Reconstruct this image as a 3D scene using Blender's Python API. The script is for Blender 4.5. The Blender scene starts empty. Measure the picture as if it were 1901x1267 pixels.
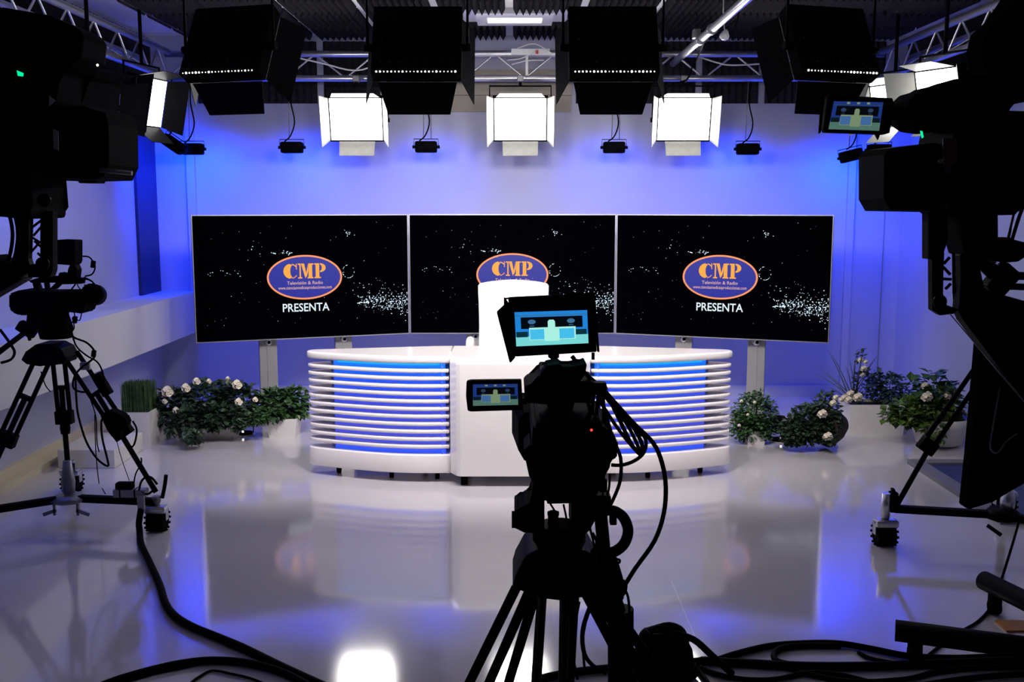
import bpy, bmesh, math, random
from mathutils import Vector, Matrix, Euler
random.seed(7)
sc = bpy.context.scene
COL = sc.collection
R = math.radians
# ------------------------------------------------------------------ camera, world, exposure
CAM_H, PITCH, FPX = 1.65, R(7.58), 1901.0
cd = bpy.data.cameras.new('camera'); cam = bpy.data.objects.new('camera', cd); COL.objects.link(cam)
cam.location = (0, 0, CAM_H); cam.rotation_euler = (R(90) - PITCH, 0, 0)
cd.sensor_width = 36; cd.lens = 36 * FPX / 1901; cd.clip_start = .05
sc.camera = cam
w = bpy.data.worlds.new('world'); sc.world = w; w.use_nodes = True
w.node_tree.nodes['Background'].inputs[0].default_value = (.3, .35, .6, 1)
w.node_tree.nodes['Background'].inputs[1].default_value = .004
vs = sc.view_settings
vs.view_transform = 'Standard'; vs.look = 'None'; vs.gamma = 1; vs.exposure = 0; vs.use_curve_mapping = False
KEY_W, BACK_W, SIDE_W, BLUE_W = 21, 8, .3, 46      # watts of the studio lamps, used in their builders
# ------------------------------------------------------------------ projection helpers (plan a point from a sight line)
FW = Vector((0, math.cos(PITCH), -math.sin(PITCH))); UPV = Vector((0, math.sin(PITCH), math.cos(PITCH)))
def ray(px, py): return FW * FPX + Vector((1, 0, 0)) * (px - 950.5) + UPV * (633.5 - py)
def P(px, py, Y):
    d = ray(px, py); return Vector((0, 0, CAM_H)) + d * (Y / d.y)
def F(px, py, z=0.0):
    d = ray(px, py); return Vector((0, 0, CAM_H)) + d * ((z - CAM_H) / d.z)
# ------------------------------------------------------------------ materials
def mat(name, c, rough=.5, metal=0, noise=.06, scale=12, spec=.5, coat=0, bump=0):
    m = bpy.data.materials.new(name); m.use_nodes = True; nt = m.node_tree; b = nt.nodes['Principled BSDF']
    tc = nt.nodes.new('ShaderNodeTexCoord'); n = nt.nodes.new('ShaderNodeTexNoise'); n.inputs['Scale'].default_value = scale
    n.inputs['Detail'].default_value = 3
    nt.links.new(tc.outputs['Object'], n.inputs['Vector'])
    r = nt.nodes.new('ShaderNodeValToRGB'); nt.links.new(n.outputs['Fac'], r.inputs['Fac'])
    r.color_ramp.elements[0].position = .3; r.color_ramp.elements[1].position = .7
    r.color_ramp.elements[0].color = tuple(max(0, x * (1 - noise)) for x in c) + (1,)
    r.color_ramp.elements[1].color = tuple(min(1, x * (1 + noise)) for x in c) + (1,)
    nt.links.new(r.outputs['Color'], b.inputs['Base Color'])
    b.inputs['Roughness'].default_value = rough; b.inputs['Metallic'].default_value = metal
    b.inputs['Specular IOR Level'].default_value = spec; b.inputs['Coat Weight'].default_value = coat
    if spec < .2: b.inputs['IOR'].default_value = 1.12
    if bump:
        bp = nt.nodes.new('ShaderNodeBump'); bp.inputs['Strength'].default_value = bump; bp.inputs['Distance'].default_value = .01
        nt.links.new(n.outputs['Fac'], bp.inputs['Height']); nt.links.new(bp.outputs['Normal'], b.inputs['Normal'])
    return m
def emi(name, c, s):
    m = bpy.data.materials.new(name); m.use_nodes = True; b = m.node_tree.nodes['Principled BSDF']
    b.inputs['Base Color'].default_value = (0, 0, 0, 1); b.inputs['Roughness'].default_value = .4
    b.inputs['Emission Color'].default_value = tuple(c) + (1,); b.inputs['Emission Strength'].default_value = s
    return m
def srgb(r, g, b):
    f = lambda v: (v / 255 / 12.92) if v / 255 <= .04045 else ((v / 255 + .055) / 1.055) ** 2.4
    return (f(r), f(g), f(b))
M = dict(
    wall=mat('wall paint', (.44, .45, .60), .55, noise=.02, scale=3),
    wallside=mat('side wall paint', (.42, .43, .56), .5, noise=.03, scale=3),
    niche=mat('saturated dark blue', (.005, .015, .09), .5, noise=.03, scale=3),
    ledge=mat('ledge paint', (.60, .59, .62), .5, noise=.03, scale=3),
    cream=mat('cream trim paint', (.62, .55, .40), .4, noise=.04),
    beige=mat('beige housing', (.30, .27, .22), .5, noise=.04),
    ceil=mat('ceiling paint', (.85, .85, .88), .6, noise=.03, scale=4),
    dark=mat('dark rear wall', (.05, .05, .06), .8),
    foam=mat('charcoal foam', (.03, .027, .034), .9, noise=.25, scale=40, bump=.2, spec=.1),
    white=mat('white lacquer', (.78, .74, .75), .28, noise=.015, scale=5, coat=.15),
    desktop=mat('glossy white desktop', (.72, .69, .69), .16, noise=.015, scale=5, coat=.4),
    leather=mat('white leather', (.86, .84, .82), .4, noise=.03, scale=30, bump=.05),
    black=mat('matt black plastic', (.0035, .0035, .0045), .6, noise=.3, scale=20, spec=.06),
    blackm=mat('black anodised metal', (.006, .0055, .007), .45, noise=.3, scale=20, spec=.12),
    cloth=mat('black cloth', (.003, .003, .004), .85, noise=.4, scale=60, bump=.2, spec=.02),
    rubber=mat('black rubber', (.004, .004, .005), .5, noise=.3, scale=30, spec=.12),
    grey=mat('grey metal', (.22, .22, .24), .4, metal=.6, noise=.1),
    alu=mat('aluminium', (.62, .62, .66), .3, metal=.9, noise=.06, scale=30),
    stand=mat('silver painted stand', (.32, .32, .33), .35, metal=.4, noise=.05),
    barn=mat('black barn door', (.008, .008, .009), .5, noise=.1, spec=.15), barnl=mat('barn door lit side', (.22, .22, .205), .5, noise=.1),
    plug=mat('white plastic', (.75, .75, .76), .35, noise=.03),
    soil=mat('dark soil', (.02, .016, .012), .9, noise=.4, scale=50),
    pot=mat('white planter', (.62, .60, .60), .45, noise=.04),
    ivy=mat('dark ivy leaves', (.022, .045, .024), .45, noise=.5, scale=8),
    leafg=mat('green leaves', (.025, .07, .02), .45, noise=.5, scale=9),
    leafy=mat('yellow green leaves', (.07, .13, .022), .45, noise=.4, scale=9),
    leafb=mat('blue green leaves', (.025, .055, .05), .5, noise=.4, scale=9),
    grass=mat('artificial grass blades', (.03, .07, .02), .6, noise=.5, scale=25),
    blade=mat('long strap leaves', (.10, .13, .09), .5, noise=.4, scale=9),
    petal=mat('cream petals', (.72, .66, .54), .6, noise=.1, scale=40),
    red=mat('red plastic', (.45, .02, .02), .4),
    mat=mat('navy mat', (.02, .03, .12), .5, noise=.2, scale=20),
    matb=mat('grey mat frame', (.16, .16, .19), .4, noise=.1),
    orange=mat('orange tape', (.5, .2, .03), .5),
    glassb=mat('black screen glass', (.002, .002, .003), .12, noise=.1, spec=.4),
    led=emi('white led light', (1, .98, .95), 14),
    ledhub=emi('white led dots', (1, .95, .9), 5),
    win=emi('ceiling lamp diffuser', (1, .97, .92), 1.1),
    redled=emi('red indicator', (1, .02, .01), 6),
    greenled=emi('green indicator', (.0, .9, .35), 1.2),
    cyan=emi('cyan led strip', (.0, .42, 1), .95),
    bluelens=emi('blue lamp lens', (.02, .12, 1), 3),
)
# ------------------------------------------------------------------ mesh builder
class MB:
    def __init__(s): s.bm = bmesh.new(); s.mi = 0; s.M = Matrix()
    def v(s, p): return s.bm.verts.new(s.M @ Vector(p))
    def f(s, vs, smooth=False):
        try: f = s.bm.faces.new(vs)
        except ValueError: return None
        f.material_index = s.mi; f.smooth = smooth; return f
    def box(s, c, d, rot=None, bev=0):
        c = Vector(c); h = Vector(d) / 2; r = rot.to_matrix() if rot is not None and not isinstance(rot, Matrix) else rot
        vs = []
        for z in (-1, 1):
            for x, y in ((-1, -1), (1, -1), (1, 1), (-1, 1)):
                p = Vector((x * h.x, y * h.y, z * h.z))
                if r is not None: p = r @ p
                vs.append(s.v(c + p))
        fs = [s.f([vs[i] for i in q]) for q in ((3, 2, 1, 0), (4, 5, 6, 7), (0, 1, 5, 4), (1, 2, 6, 5), (2, 3, 7, 6), (3, 0, 4, 7))]
        if bev:
            es = list({e for f in fs for e in f.edges})
            bmesh.ops.bevel(s.bm, geom=es, offset=bev, segments=2, affect='EDGES', profile=.6)
        return s
    def poly(s, pts, off, hole=None):
        """prism: pts (3-D, planar) extruded by vector off"""
        off = Vector(off); a = [s.v(p) for p in pts]; b = [s.v(Vector(p) + off) for p in pts]; n = len(pts)
        s.f(a); s.f(list(reversed(b)))
        for i in range(n): s.f([a[i], b[i], b[(i + 1) % n], a[(i + 1) % n]])
        return s
    def prz(s, pts, z0, z1): return s.poly([(x, y, z0) for x, y in pts], (0, 0, z1 - z0))
    def prx(s, pts, x0, x1): return s.poly([(x0, y, z) for y, z in pts], (x1 - x0, 0, 0))
    def px(s, pts, Y, th):
        mx_ = sum(x for x, y in pts) / len(pts)
        if abs(mx_ - 950) < 260: return s.poly([P(x, y, Y) for x, y in pts], (0, th, 0))
        return s.poly([P(x, y, Y + th) for x, y in pts], (0, -th, 0))
    def plate(s, a, b, c, d, th=.004):
        a, b, c, d = map(Vector, (a, b, c, d)); n = (b - a).cross(d - a).normalized() * th
        v = [s.v(p) for p in (a, b, c, d, a + n, b + n, c + n, d + n)]
        for q in ((0, 1, 2, 3), (7, 6, 5, 4), (0, 4, 5, 1), (1, 5, 6, 2), (2, 6, 7, 3), (3, 7, 4, 0)): s.f([v[i] for i in q])
        return s
    def ring(s, c, u, w, r, n): return [s.v(c + u * math.cos(2 * math.pi * k / n) * r + w * math.sin(2 * math.pi * k / n) * r) for k in range(n)]
    def cyl(s, a, b, r, r2=None, n=14, cap=True):
        a, b = Vector(a), Vector(b); r2 = r if r2 is None else r2; d = (b - a).normalized()
        u = d.orthogonal().normalized(); w = d.cross(u); A = s.ring(a, u, w, r, n); B = s.ring(b, u, w, r2, n)
        for i in range(n): s.f([A[i], A[(i + 1) % n], B[(i + 1) % n], B[i]], True)
        if cap: s.f(list(reversed(A))); s.f(B)
        return s
    def tube(s, pts, r, n=8, sub=4, cap=True, closed=False):
        pts = [Vector(p) for p in pts]
        if sub > 1 and len(pts) > 2:
            q = []; m = len(pts)
            rng = range(m if closed else m - 1)
            for i in rng:
                p0 = pts[i - 1] if (i > 0 or closed) else pts[0]; p1 = pts[i]; p2 = pts[(i + 1) % m]
                p3 = pts[(i + 2) % m] if (i + 2 < m or closed) else pts[-1]
                for k in range(sub):
                    t = k / sub
                    q.append(.5 * ((2 * p1) + (p2 - p0) * t + (2 * p0 - 5 * p1 + 4 * p2 - p3) * t * t + (3 * p1 - p0 - 3 * p2 + p3) * t ** 3))
            if not closed: q.append(pts[-1])
            pts = q
        m = len(pts); u = None; rings = []
        for i, p in enumerate(pts):
            if closed: d = (pts[(i + 1) % m] - pts[i - 1])
            else: d = pts[min(i + 1, m - 1)] - pts[max(i - 1, 0)]
            if d.length < 1e-7: d = Vector((0, 0, 1))
            d.normalize()
            u = d.orthogonal().normalized() if u is None else (u - d * u.dot(d))
            if u.length < 1e-5: u = d.orthogonal()
            u.normalize(); rr = r[min(i * len(r) // m, len(r) - 1)] if isinstance(r, (list, tuple)) else r
            rings.append(s.ring(p, u, d.cross(u), rr, n))
        for i in range(m if closed else m - 1):
            A, B = rings[i], rings[(i + 1) % m]
            for k in range(n): s.f([A[k], A[(k + 1) % n], B[(k + 1) % n], B[k]], True)
        if cap and not closed: s.f(list(reversed(rings[0]))); s.f(rings[-1])
        return s
    def lathe(s, prof, c=(0, 0, 0), axis=(0, 0, 1), n=20):
        c = Vector(c); d = Vector(axis).normalized(); u = d.orthogonal().normalized(); w = d.cross(u)
        rs = [s.ring(c + d * z, u, w, max(r, 1e-4), n) for r, z in prof]
        for A, B in zip(rs, rs[1:]):
            for k in range(n): s.f([A[k], A[(k + 1) % n], B[(k + 1) % n], B[k]], True)
        s.f(list(reversed(rs[0]))); s.f(rs[-1]); return s
    def ball(s, c, r, n=10, sc_=(1, 1, 1)):
        c = Vector(c); m = n // 2 + 1; rows = []
        for i in range(m + 1):
            t = math.pi * i / m; rr = max(math.sin(t), .01)
            rows.append([s.v(c + Vector((r * sc_[0] * rr * math.cos(2 * math.pi * k / n), r * sc_[1] * rr * math.sin(2 * math.pi * k / n), r * sc_[2] * math.cos(t)))) for k in range(n)])
        for A, B in zip(rows, rows[1:]):
            for k in range(n): s.f([A[k], B[k], B[(k + 1) % n], A[(k + 1) % n]], True)
        s.f(rows[0]); s.f(list(reversed(rows[-1]))); return s
    def build(s, name, m, parent=None, fix=True):
        if fix: bmesh.ops.recalc_face_normals(s.bm, faces=s.bm.faces)
        me = bpy.data.meshes.new(name); s.bm.to_mesh(me); s.bm.free()
        for x in (m if isinstance(m, (list, tuple)) else [m]): me.materials.append(x)
        o = bpy.data.objects.new(name, me); COL.objects.link(o)
        if parent is not None: attach(o, parent)
        return o
WM = {}
def attach(o, parent):
    o.parent = parent
    pm = WM.get(parent.name)
    if pm is not None: o.matrix_parent_inverse = pm.inverted()
def tag(o, label=None, cat=None, group=None, kind=None):
    if label: o['label'] = label
    if cat: o['category'] = cat
    if group: o['group'] = group
    if kind: o['kind'] = kind
    return o
def thing(name, label, cat, loc=(0, 0, 0), group=None):
    o = bpy.data.objects.new(name, None); COL.objects.link(o); o.empty_display_size = .05; o.location = loc
    WM[o.name] = Matrix.Translation(Vector(loc)); return tag(o, label, cat, group)
def struct(o): o['kind'] = 'structure'; return o
def copy_tree(o, parent=None):
    c = o.copy(); COL.objects.link(c)
    if parent is not None: c.parent = parent
    for ch in list(o.children): copy_tree(ch, c)
    return c
def lamp(name, kind, loc, aim, power, color, parent=None, size=.3, size_y=None, spot=R(60), blend=.6):
    l = bpy.data.lights.new(name, kind); l.energy = power; l.color = color
    if kind == 'AREA': l.shape = 'RECTANGLE'; l.size = size; l.size_y = size_y or size; l.spread = spot
    if kind == 'SPOT': l.spot_size = spot; l.spot_blend = blend; l.shadow_soft_size = size
    o = bpy.data.objects.new(name, l); COL.objects.link(o)
    o.location = loc; o.rotation_euler = (Vector(aim) - Vector(loc)).to_track_quat('-Z', 'Y').to_euler()
    if parent is not None: attach(o, parent)
    return o
# ------------------------------------------------------------------ the room
YB, XL, XR, ZC, YF = 8.75, -3.02, 3.3, 3.04, -2.6
# floor: poured glossy floor with one joint, its glint painted as a pale stretch
fm = mat('poured glossy floor', (.56, .53, .57), .13, noise=.04, scale=1.2, spec=.75)
nt = fm.node_tree; b = nt.nodes['Principled BSDF']; b.inputs['Coat Weight'].default_value = .6; b.inputs['Coat Roughness'].default_value = .085; b.inputs['Coat IOR'].default_value = 1.5
tc = nt.nodes['Texture Coordinate']; sep = nt.nodes.new('ShaderNodeSeparateXYZ'); nt.links.new(tc.outputs['Object'], sep.inputs[0])
def mth(op, a, bb=None):
    n = nt.nodes.new('ShaderNodeMath'); n.operation = op
    for i, x in enumerate((a, bb)):
        if x is None: continue
        if isinstance(x, (int, float)): n.inputs[i].default_value = x
        else: nt.links.new(x, n.inputs[i])
    return n.outputs[0]
ln = mth('MULTIPLY', mth('LESS_THAN', mth('ABSOLUTE', mth('SUBTRACT', sep.outputs[0], .705)), .0016), mth('MULTIPLY', mth('LESS_THAN', sep.outputs[1], 4.35), mth('GREATER_THAN', sep.outputs[1], 3.4)))
mx = nt.nodes.new('ShaderNodeMix'); mx.data_type = 'RGBA'; nt.links.new(ln, mx.inputs[0])
src = b.inputs['Base Color'].links[0].from_socket; nt.links.new(src, mx.inputs[6]); mx.inputs[7].default_value = (.75, .74, .72, 1)
nt.links.new(mx.outputs[2], b.inputs['Base Color'])
n2 = nt.nodes.new('ShaderNodeTexNoise'); n2.inputs['Scale'].default_value = 2.5; nt.links.new(tc.outputs['Object'], n2.inputs['Vector'])
nt.links.new(mth('ADD', mth('MULTIPLY', n2.outputs['Fac'], .05), .065), b.inputs['Roughness'])
struct(MB().box(((XL + XR) / 2, (YB + YF) / 2, -.05), (XR - XL + .4, YB - YF + .4, .1)).build('floor', fm))
struct(MB().box(((XL + XR) / 2, (YB + YF) / 2, ZC + .05), (XR - XL + .4, YB - YF + .4, .1)).build('ceiling', M['ceil']))
struct(MB().box(((XL + XR) / 2, YB + .06, ZC / 2), (XR - XL + .4, .12, ZC)).build('wall_back', M['wall']))
struct(MB().box(((XL + XR) / 2, YF - .06, ZC / 2), (XR - XL + .4, .12, ZC)).build('wall_front', M['dark']))
struct(MB().box((XL - .06, (YB + YF) / 2, ZC / 2), (.12, YB - YF, ZC)).build('wall_left', M['wallside']))
struct(MB().box((XR + .06, (YB + YF) / 2, ZC / 2), (.12, YB - YF, ZC)).build('wall_right', M['wallside']))
# ledge along the left wall: deep white beam
struct(MB().box(((XL - 2.69) / 2, (YB - 1.2) / 2, (.575 + .92) / 2), (-2.69 - XL, YB + 1.2, .345)).build('trim_1', M['ledge']))
# dark blue strip on the left wall and narrow pilasters near both back corners
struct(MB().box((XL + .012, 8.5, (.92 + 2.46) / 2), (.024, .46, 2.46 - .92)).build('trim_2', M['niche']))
struct(MB().box((-2.70, YB - .02, (.92 + 2.46) / 2), (.07, .04, 2.46 - .92)).build('trim_3', M['wall']))
struct(MB().box((2.86, YB - .02, 2.46 / 2), (.06, .04, 2.46)).build('trim_4', M['wall']))
struct(MB().box((3.16, YB - .003, 2.46 / 2), (.006, .006, 2.46)).build('trim_5', M['stand']))
# soffit along the right wall and beige housing over the back wall
struct(MB().box((XR - .15, 3.8, 2.40), (.3, 7.4, .14)).build('trim_6', M['beige']))
struct(MB().box((-.02, YB - .05, 2.60), (1.02, .10, .10)).box((-.02, YB - .035, 2.70), (1.02, .07, .12)).box((-.02, YB - .02, 2.49), (1.02, .04, .14)).build('trim_7', M['beige']))
struct(MB().box(((XL + XR) / 2, YB - .012, .05), (XR - XL, .024, .10)).build('baseboard_back', M['wall']))
struct(MB().box((XL + .015, 3, .05), (.03, 11.2, .10)).box((XL + .06, 3, .02), (.06, 11.2, .04)).build('baseboard_left', M['cream']))
struct(MB().box((XR - .012, 3, .05), (.024, 11.2, .10)).build('baseboard_right', M['wallside']))
# acoustic foam: ridged tiles on the ceiling and one row high on the back wall
def foam_tile(w_, l_, n=10, amp=.045):
    m = MB(); top = []; bot = []
    for k in range(2 * n + 1):
        x = -w_ / 2 + w_ * k / (2 * n); z = -.02 - (amp if k % 2 else 0)
        top.append((m.v((x, -l_ / 2, z)), m.v((x, l_ / 2, z))))
    for x in (-w_ / 2, w_ / 2): bot.append((m.v((x, -l_ / 2, 0)), m.v((x, l_ / 2, 0))))
    for a, b_ in zip(top, top[1:]): m.f([a[0], a[1], b_[1], b_[0]])
    m.f([bot[0][0]] + [t[0] for t in top] + [bot[1][0]]); m.f(([bot[0][1]] + [t[1] for t in top] + [bot[1][1]])[::-1])
    m.f([bot[0][0], bot[1][0], bot[1][1], bot[0][1]])
    m.f([bot[0][0], bot[0][1], top[0][1], top[0][0]]); m.f([bot[1][0], top[-1][0], top[-1][1], bot[1][1]])
    return m
ft = foam_tile(.468, .50).build('acoustic_foam_panel', M['foam']); first = True
xs = [-.02 + .525 * (k + .5) for k in range(-6, 6)]
for r_, yc in enumerate((6.66, 7.22, 7.78, 8.34)):
    for k, xc in enumerate(xs):
        if abs(xc) < .3 and r_ == 2: continue
        if not (XL + .2 < xc < XR - .2): continue
        o = ft if first else ft.copy()
        if not first: COL.objects.link(o)
        first = False
        o.location = (xc, yc, ZC - .001)
        tag(o, 'charcoal ridged foam tile fixed to the ceiling', 'acoustic panel', 'foam tiles on the ceiling')
wt = foam_tile(.468, .50, 8, .03).build('acoustic_foam_panel', M['foam']); first = True
for k, xc in enumerate(xs):
    if abs(xc) < .5 or not (XL + .2 < xc < XR - .2): continue
    o = wt if first else wt.copy()
    if not first: COL.objects.link(o)
    first = False
    o.rotation_euler = (R(-90), 0, 0); o.location = (xc, YB - .001, 2.74)
    tag(o, 'charcoal foam panel high on the back wall behind the truss', 'acoustic panel', 'foam panels on the back wall')
for sx_ in (-1, 1):
    for k in range(8):
        o = wt.copy(); COL.objects.link(o); o.rotation_euler = (R(-90), 0, R(90) * -sx_); o.location = (XL + .001 if sx_ < 0 else XR - .001, 8.44 - .53 * k, 2.75)
        tag(o, 'charcoal foam panel high on the left wall' if sx_ < 0 else 'charcoal foam panel high on the right wall', 'acoustic panel', 'foam panels on the left wall' if sx_ < 0 else 'foam panels on the right wall')
# recessed ceiling lamp
t = thing('ceiling_light', 'rectangular white ceiling light recessed between foam tiles', 'light', (.02, 7.78, ZC))
MB().box((.02, 7.78, ZC - .02), (.56, .50, .04)).build('frame', M['ceil'], t)
MB().box((.02, 7.78, ZC - .045), (.40, .16, .012)).build('diffuser', M['win'], t)
t = thing('ceiling_light', 'small white ceiling light above the left black panel', 'light', (-1.78, 7.62, ZC))
MB().box((-1.78, 7.62, ZC - .055), (.16, .14, .03)).build('frame', M['ceil'], t)
MB().box((-1.78, 7.62, ZC - .075), (.10, .08, .012)).build('diffuser', M['win'], t)
# ------------------------------------------------------------------ trusses
YT = 8.2
zt_hi, zt_lo = 2.815, 2.63
def lattice(m, a0, a1, b0, b1, n, r):
    a0, a1, b0, b1 = map(Vector, (a0, a1, b0, b1))
    for k in range(n):
        p = b0.lerp(b1, k / n); q = a0.lerp(a1, (k + .5) / n); p2 = b0.lerp(b1, (k + 1) / n)
        m.cyl(p, q, r, n=6, cap=False); m.cyl(q, p2, r, n=6, cap=False)
t = thing('lighting_truss', 'silver lighting truss running along the back wall', 'truss', (0, YT, zt_lo))
MB().cyl((-2.7, YT, zt_hi), (2.9, YT, zt_hi), .025).build('chord', M['alu'], t)
MB().cyl((-2.7, YT, zt_lo), (2.9, YT, zt_lo), .025).build('chord', M['alu'], t)
m = MB(); lattice(m, (-2.7, YT, zt_hi), (2.9, YT, zt_hi), (-2.7, YT, zt_lo), (2.9, YT, zt_lo), 12, .008); m.build('lattice', M['alu'], t)
for sx, lab in ((-2.66, 'silver side truss reaching forward over the left wall ledge'), (2.86, 'silver side truss reaching forward at upper right')):
    t = thing('lighting_truss', lab, 'truss', (sx, 5, zt_lo))
    o_ = -.2 if sx < 0 else .2
    for (x, z) in ((sx, zt_hi + .01), (sx, zt_lo), (sx + o_, zt_hi - .05)):
        MB().cyl((x, 2.0, z), (x, YT - .06, z), .025).build('chord', M['alu'], t)
    m = MB(); lattice(m, (sx, 2.2, zt_hi), (sx, YT - .1, zt_hi), (sx, 2.2, zt_lo), (sx, YT - .1, zt_lo), 15, .008)
    lattice(m, (sx, 2.2, zt_lo), (sx, YT - .1, zt_lo), (sx + o_, 2.2, zt_hi - .05), (sx + o_, YT - .1, zt_hi - .05), 15, .007)
    m.build('lattice', M['alu'], t)
o = MB().cyl((-2.58, 4, ZC - .03), (-2.58, YT + .1, ZC - .03), .022).build('conduit_pipe', M['alu'])
tag(o, 'silver pipe under the ceiling at upper left', 'pipe')
t = thing('cross_pipe', 'silver lighting pipe running forward from the back truss right of centre', 'pipe', (1.27, 6, 2.76))
MB().cyl((1.27, 3.2, 2.755), (1.27, YT + .1, 2.755), .026).build('pipe', M['alu'], t)
c = P(1300, 52, 7.1)
MB().lathe([(.03, -.05), (.036, -.05), (.036, .05), (.03, .05)], (1.27, 7.1, 2.755), (0, 1, 0)).box((1.24, 7.1, 2.79), (.05, .07, .06), bev=.006).build('clamp', M['grey'], t)
MB().lathe([(.03, -.03), (.034, -.03), (.034, .03), (.03, .03)], (1.27, 6.7, 2.755), (0, 1, 0)).build('clamp', M['grey'], t)
t = thing('hanging_plug', 'white plug hanging on a white cord at upper right of centre', 'plug', P(1345, 66, 7.0))
c = P(1345, 66, 7.0)
MB().tube([c + Vector((-.01, 0, .32)), c + Vector((-.012, 0, .15)), c + Vector((0, 0, .03))], .004).build('cord', M['plug'], t)
MB().lathe([(.008, .04), (.02, .025), (.034, .0), (.03, -.02), (.012, -.03)], c, (.2, -.3, 1)).build('plug_body', M['plug'], t)
MB().tube([c + Vector((.02, 0, 0)), c + Vector((.06, 0, .04)), c + Vector((.09, .02, .12)), c + Vector((.15, .05, .33))], .003).build('black_cord', M['rubber'], t)
t = thing('power_strip', 'white power strip with red switch on the truss beside the middle black panel', 'power strip', P(980, 97, 8.15))
MB().box(P(985, 97, 8.15), (.30, .04, .05), bev=.006).build('body', M['plug'], t)
MB().box(P(997, 97, 8.12), (.02, .02, .025)).build('switch', M['red'], t)
for k, (a, b_) in enumerate((((942, 112), (1000, 90)), ((950, 120), (1010, 112)), ((960, 90), (1025, 100)))):
    p, q = P(*a, 8.13), P(*b_, 8.13); MB().tube([p, (p + q) / 2 + Vector((0, -.03, -.03 + .04 * k)), q], .004).build('plug_cord', M['plug'], t)
MB().box(P(978, 122, 8.17), (.02, .03, .15)).build('drop_cable', M['plug'], t)
o = MB().tube([P(520, 100, 8.16), P(600, 118, 8.1), P(660, 131, 8.1), P(720, 118, 8.12), P(830, 122, 8.14)], .006).build('white_cable', M['plug']); tag(o, 'white cable slung along the back truss left of centre', 'cable')
o = MB().tube([P(1290, 103, 8.16), P(1330, 116, 8.1), P(1360, 121, 8.1), P(1430, 117, 8.12), P(1500, 108, 8.14)], .006).build('white_cable', M['plug']); tag(o, 'white cable slung along the back truss at right', 'cable')
o = MB().tube([P(1310, 70, 7.0), P(1298, 100, 7.6), P(1285, 125, 8.1), P(1275, 148, 8.14), P(1250, 154, 8.14)], .006).build('grey_cable', M['rubber']); tag(o, 'dark cable hanging from the silver lighting pipe to the truss', 'cable')
# ------------------------------------------------------------------ studio led panels with barn doors (local face looks to -Y)
def led_panel(label, loc, yaw, tilt, W=.40, H=.32, power=BACK_W, color=(1, .96, .92), drop=.3, dots=False, flaps=(40, 40, 30, 55), group=None, fl=.17, name='led_panel_light', bright=True, extra=0, spread=110, bm=None):
    t = thing(name, label, 'studio light', (0, 0, 0), group)
    TM = Matrix.Rotation(R(tilt), 4, 'X')
    m = MB(); m.M = TM; m.box((0, .045, 0), (W + .03, .08, H + .03), bev=.008)
    for k in range(7): m.box((-.15 + .05 * k, .09, .0), (.012, .02, H * .7))
    m.build('housing', M['black'], t)
    m = MB(); m.M = TM; m.box((0, .002, 0), (W, .006, H)); m.build('led_face', M['led'] if bright else M['barn'], t)
    a = [R(x) for x in flaps]
    hw, hh = W / 2 + .012, H / 2 + .012
    for k, ang in enumerate(a):
        m = MB(); m.M = TM; s_, c_ = math.sin(ang) * fl, -math.cos(ang) * fl
        if k == 0: q = [(-hw, 0, -hh * .95), (-hw, 0, hh * .95), (-hw - s_, c_, hh * 1.15), (-hw - s_, c_, -hh * 1.15)]
        if k == 1: q = [(hw, 0, hh * .95), (hw, 0, -hh * .95), (hw + s_, c_, -hh * 1.15), (hw + s_, c_, hh * 1.15)]
        if k == 2: q = [(-hw * .9, 0, hh), (hw * .9, 0, hh), (hw * .75, c_, hh + s_), (-hw * .75, c_, hh + s_)]
        if k == 3: w0, w1 = (.66, .64) if bm else (.9, .72); q = [(hw * w0, 0, -hh), (-hw * w0, 0, -hh), (-hw * w1, c_, -hh - s_), (hw * w1, c_, -hh - s_)]
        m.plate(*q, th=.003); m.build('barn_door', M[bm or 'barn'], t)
    ya = H / 2 + .10
    if drop is None: drop = ZC - loc[2] - ya - .025
    m = MB()
    m.tube([(-W / 2 - .04, .05, 0), (-W / 2 - .04, .05, ya), (W / 2 + .04, .05, ya), (W / 2 + .04, .05, 0)], .008, sub=1)
    m.cyl((0, .05, ya), (0, .05, ya + drop), .012); m.build('yoke', M['blackm'], t)
    for s_ in (-1, 1): MB().cyl((s_ * (W / 2 + .015), .05, 0), (s_ * (W / 2 + .055), .05, 0), .018).build('yoke_knob', M['blackm'], t)
    MB().box((0, .05, ya + drop), (.05, .06, .05), bev=.006).build('clamp', M['grey'], t)
    if dots:
        m = MB(); m.M = TM
        for k in range(22): m.ball((-W / 2 + .012 + k * (W - .024) / 21, .088, -H / 2 - .012), .0022 + .0032 * random.random(), 6)
        m.build('led_row', M['ledhub'], t)
        m = MB(); m.M = TM
        for k in range(9):
            m.ball((-W * .42 + k * W * .105, .0885, -H * .38), .0016, 5); m.ball((W * .42, .0885, -H * .38 + k * .03), .0016, 5)
        m.build('vent_dot', M['stand'], t)
    nrm = TM @ Vector((0, -1, 0)); p0 = nrm * .012
    aim_ = Matrix.Rotation(R(tilt + extra), 4, 'X') @ Vector((0, -1, 0))
    lamp('led_lamp', 'AREA', p0 + nrm * .02, p0 + nrm * .02 + aim_, power, color, t, size=W, size_y=H, spot=R(spread))
    t.location = loc; t.rotation_euler = (0, 0, R(yaw))
    return t
for px_, lab in ((661, 'lit white panel light hanging over the left half of the desk'), (966, 'lit white panel light hanging above the white chair'), (1270, 'lit white panel light hanging over the right half of the desk')):
    led_panel(lab, P(px_, 222, 8.13), 0, 14, drop=.055, extra=4, spread=172, flaps=(24, 24, 22, 55), fl=.12, bm='barnl', group='lit panel lights on the back truss')
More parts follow.
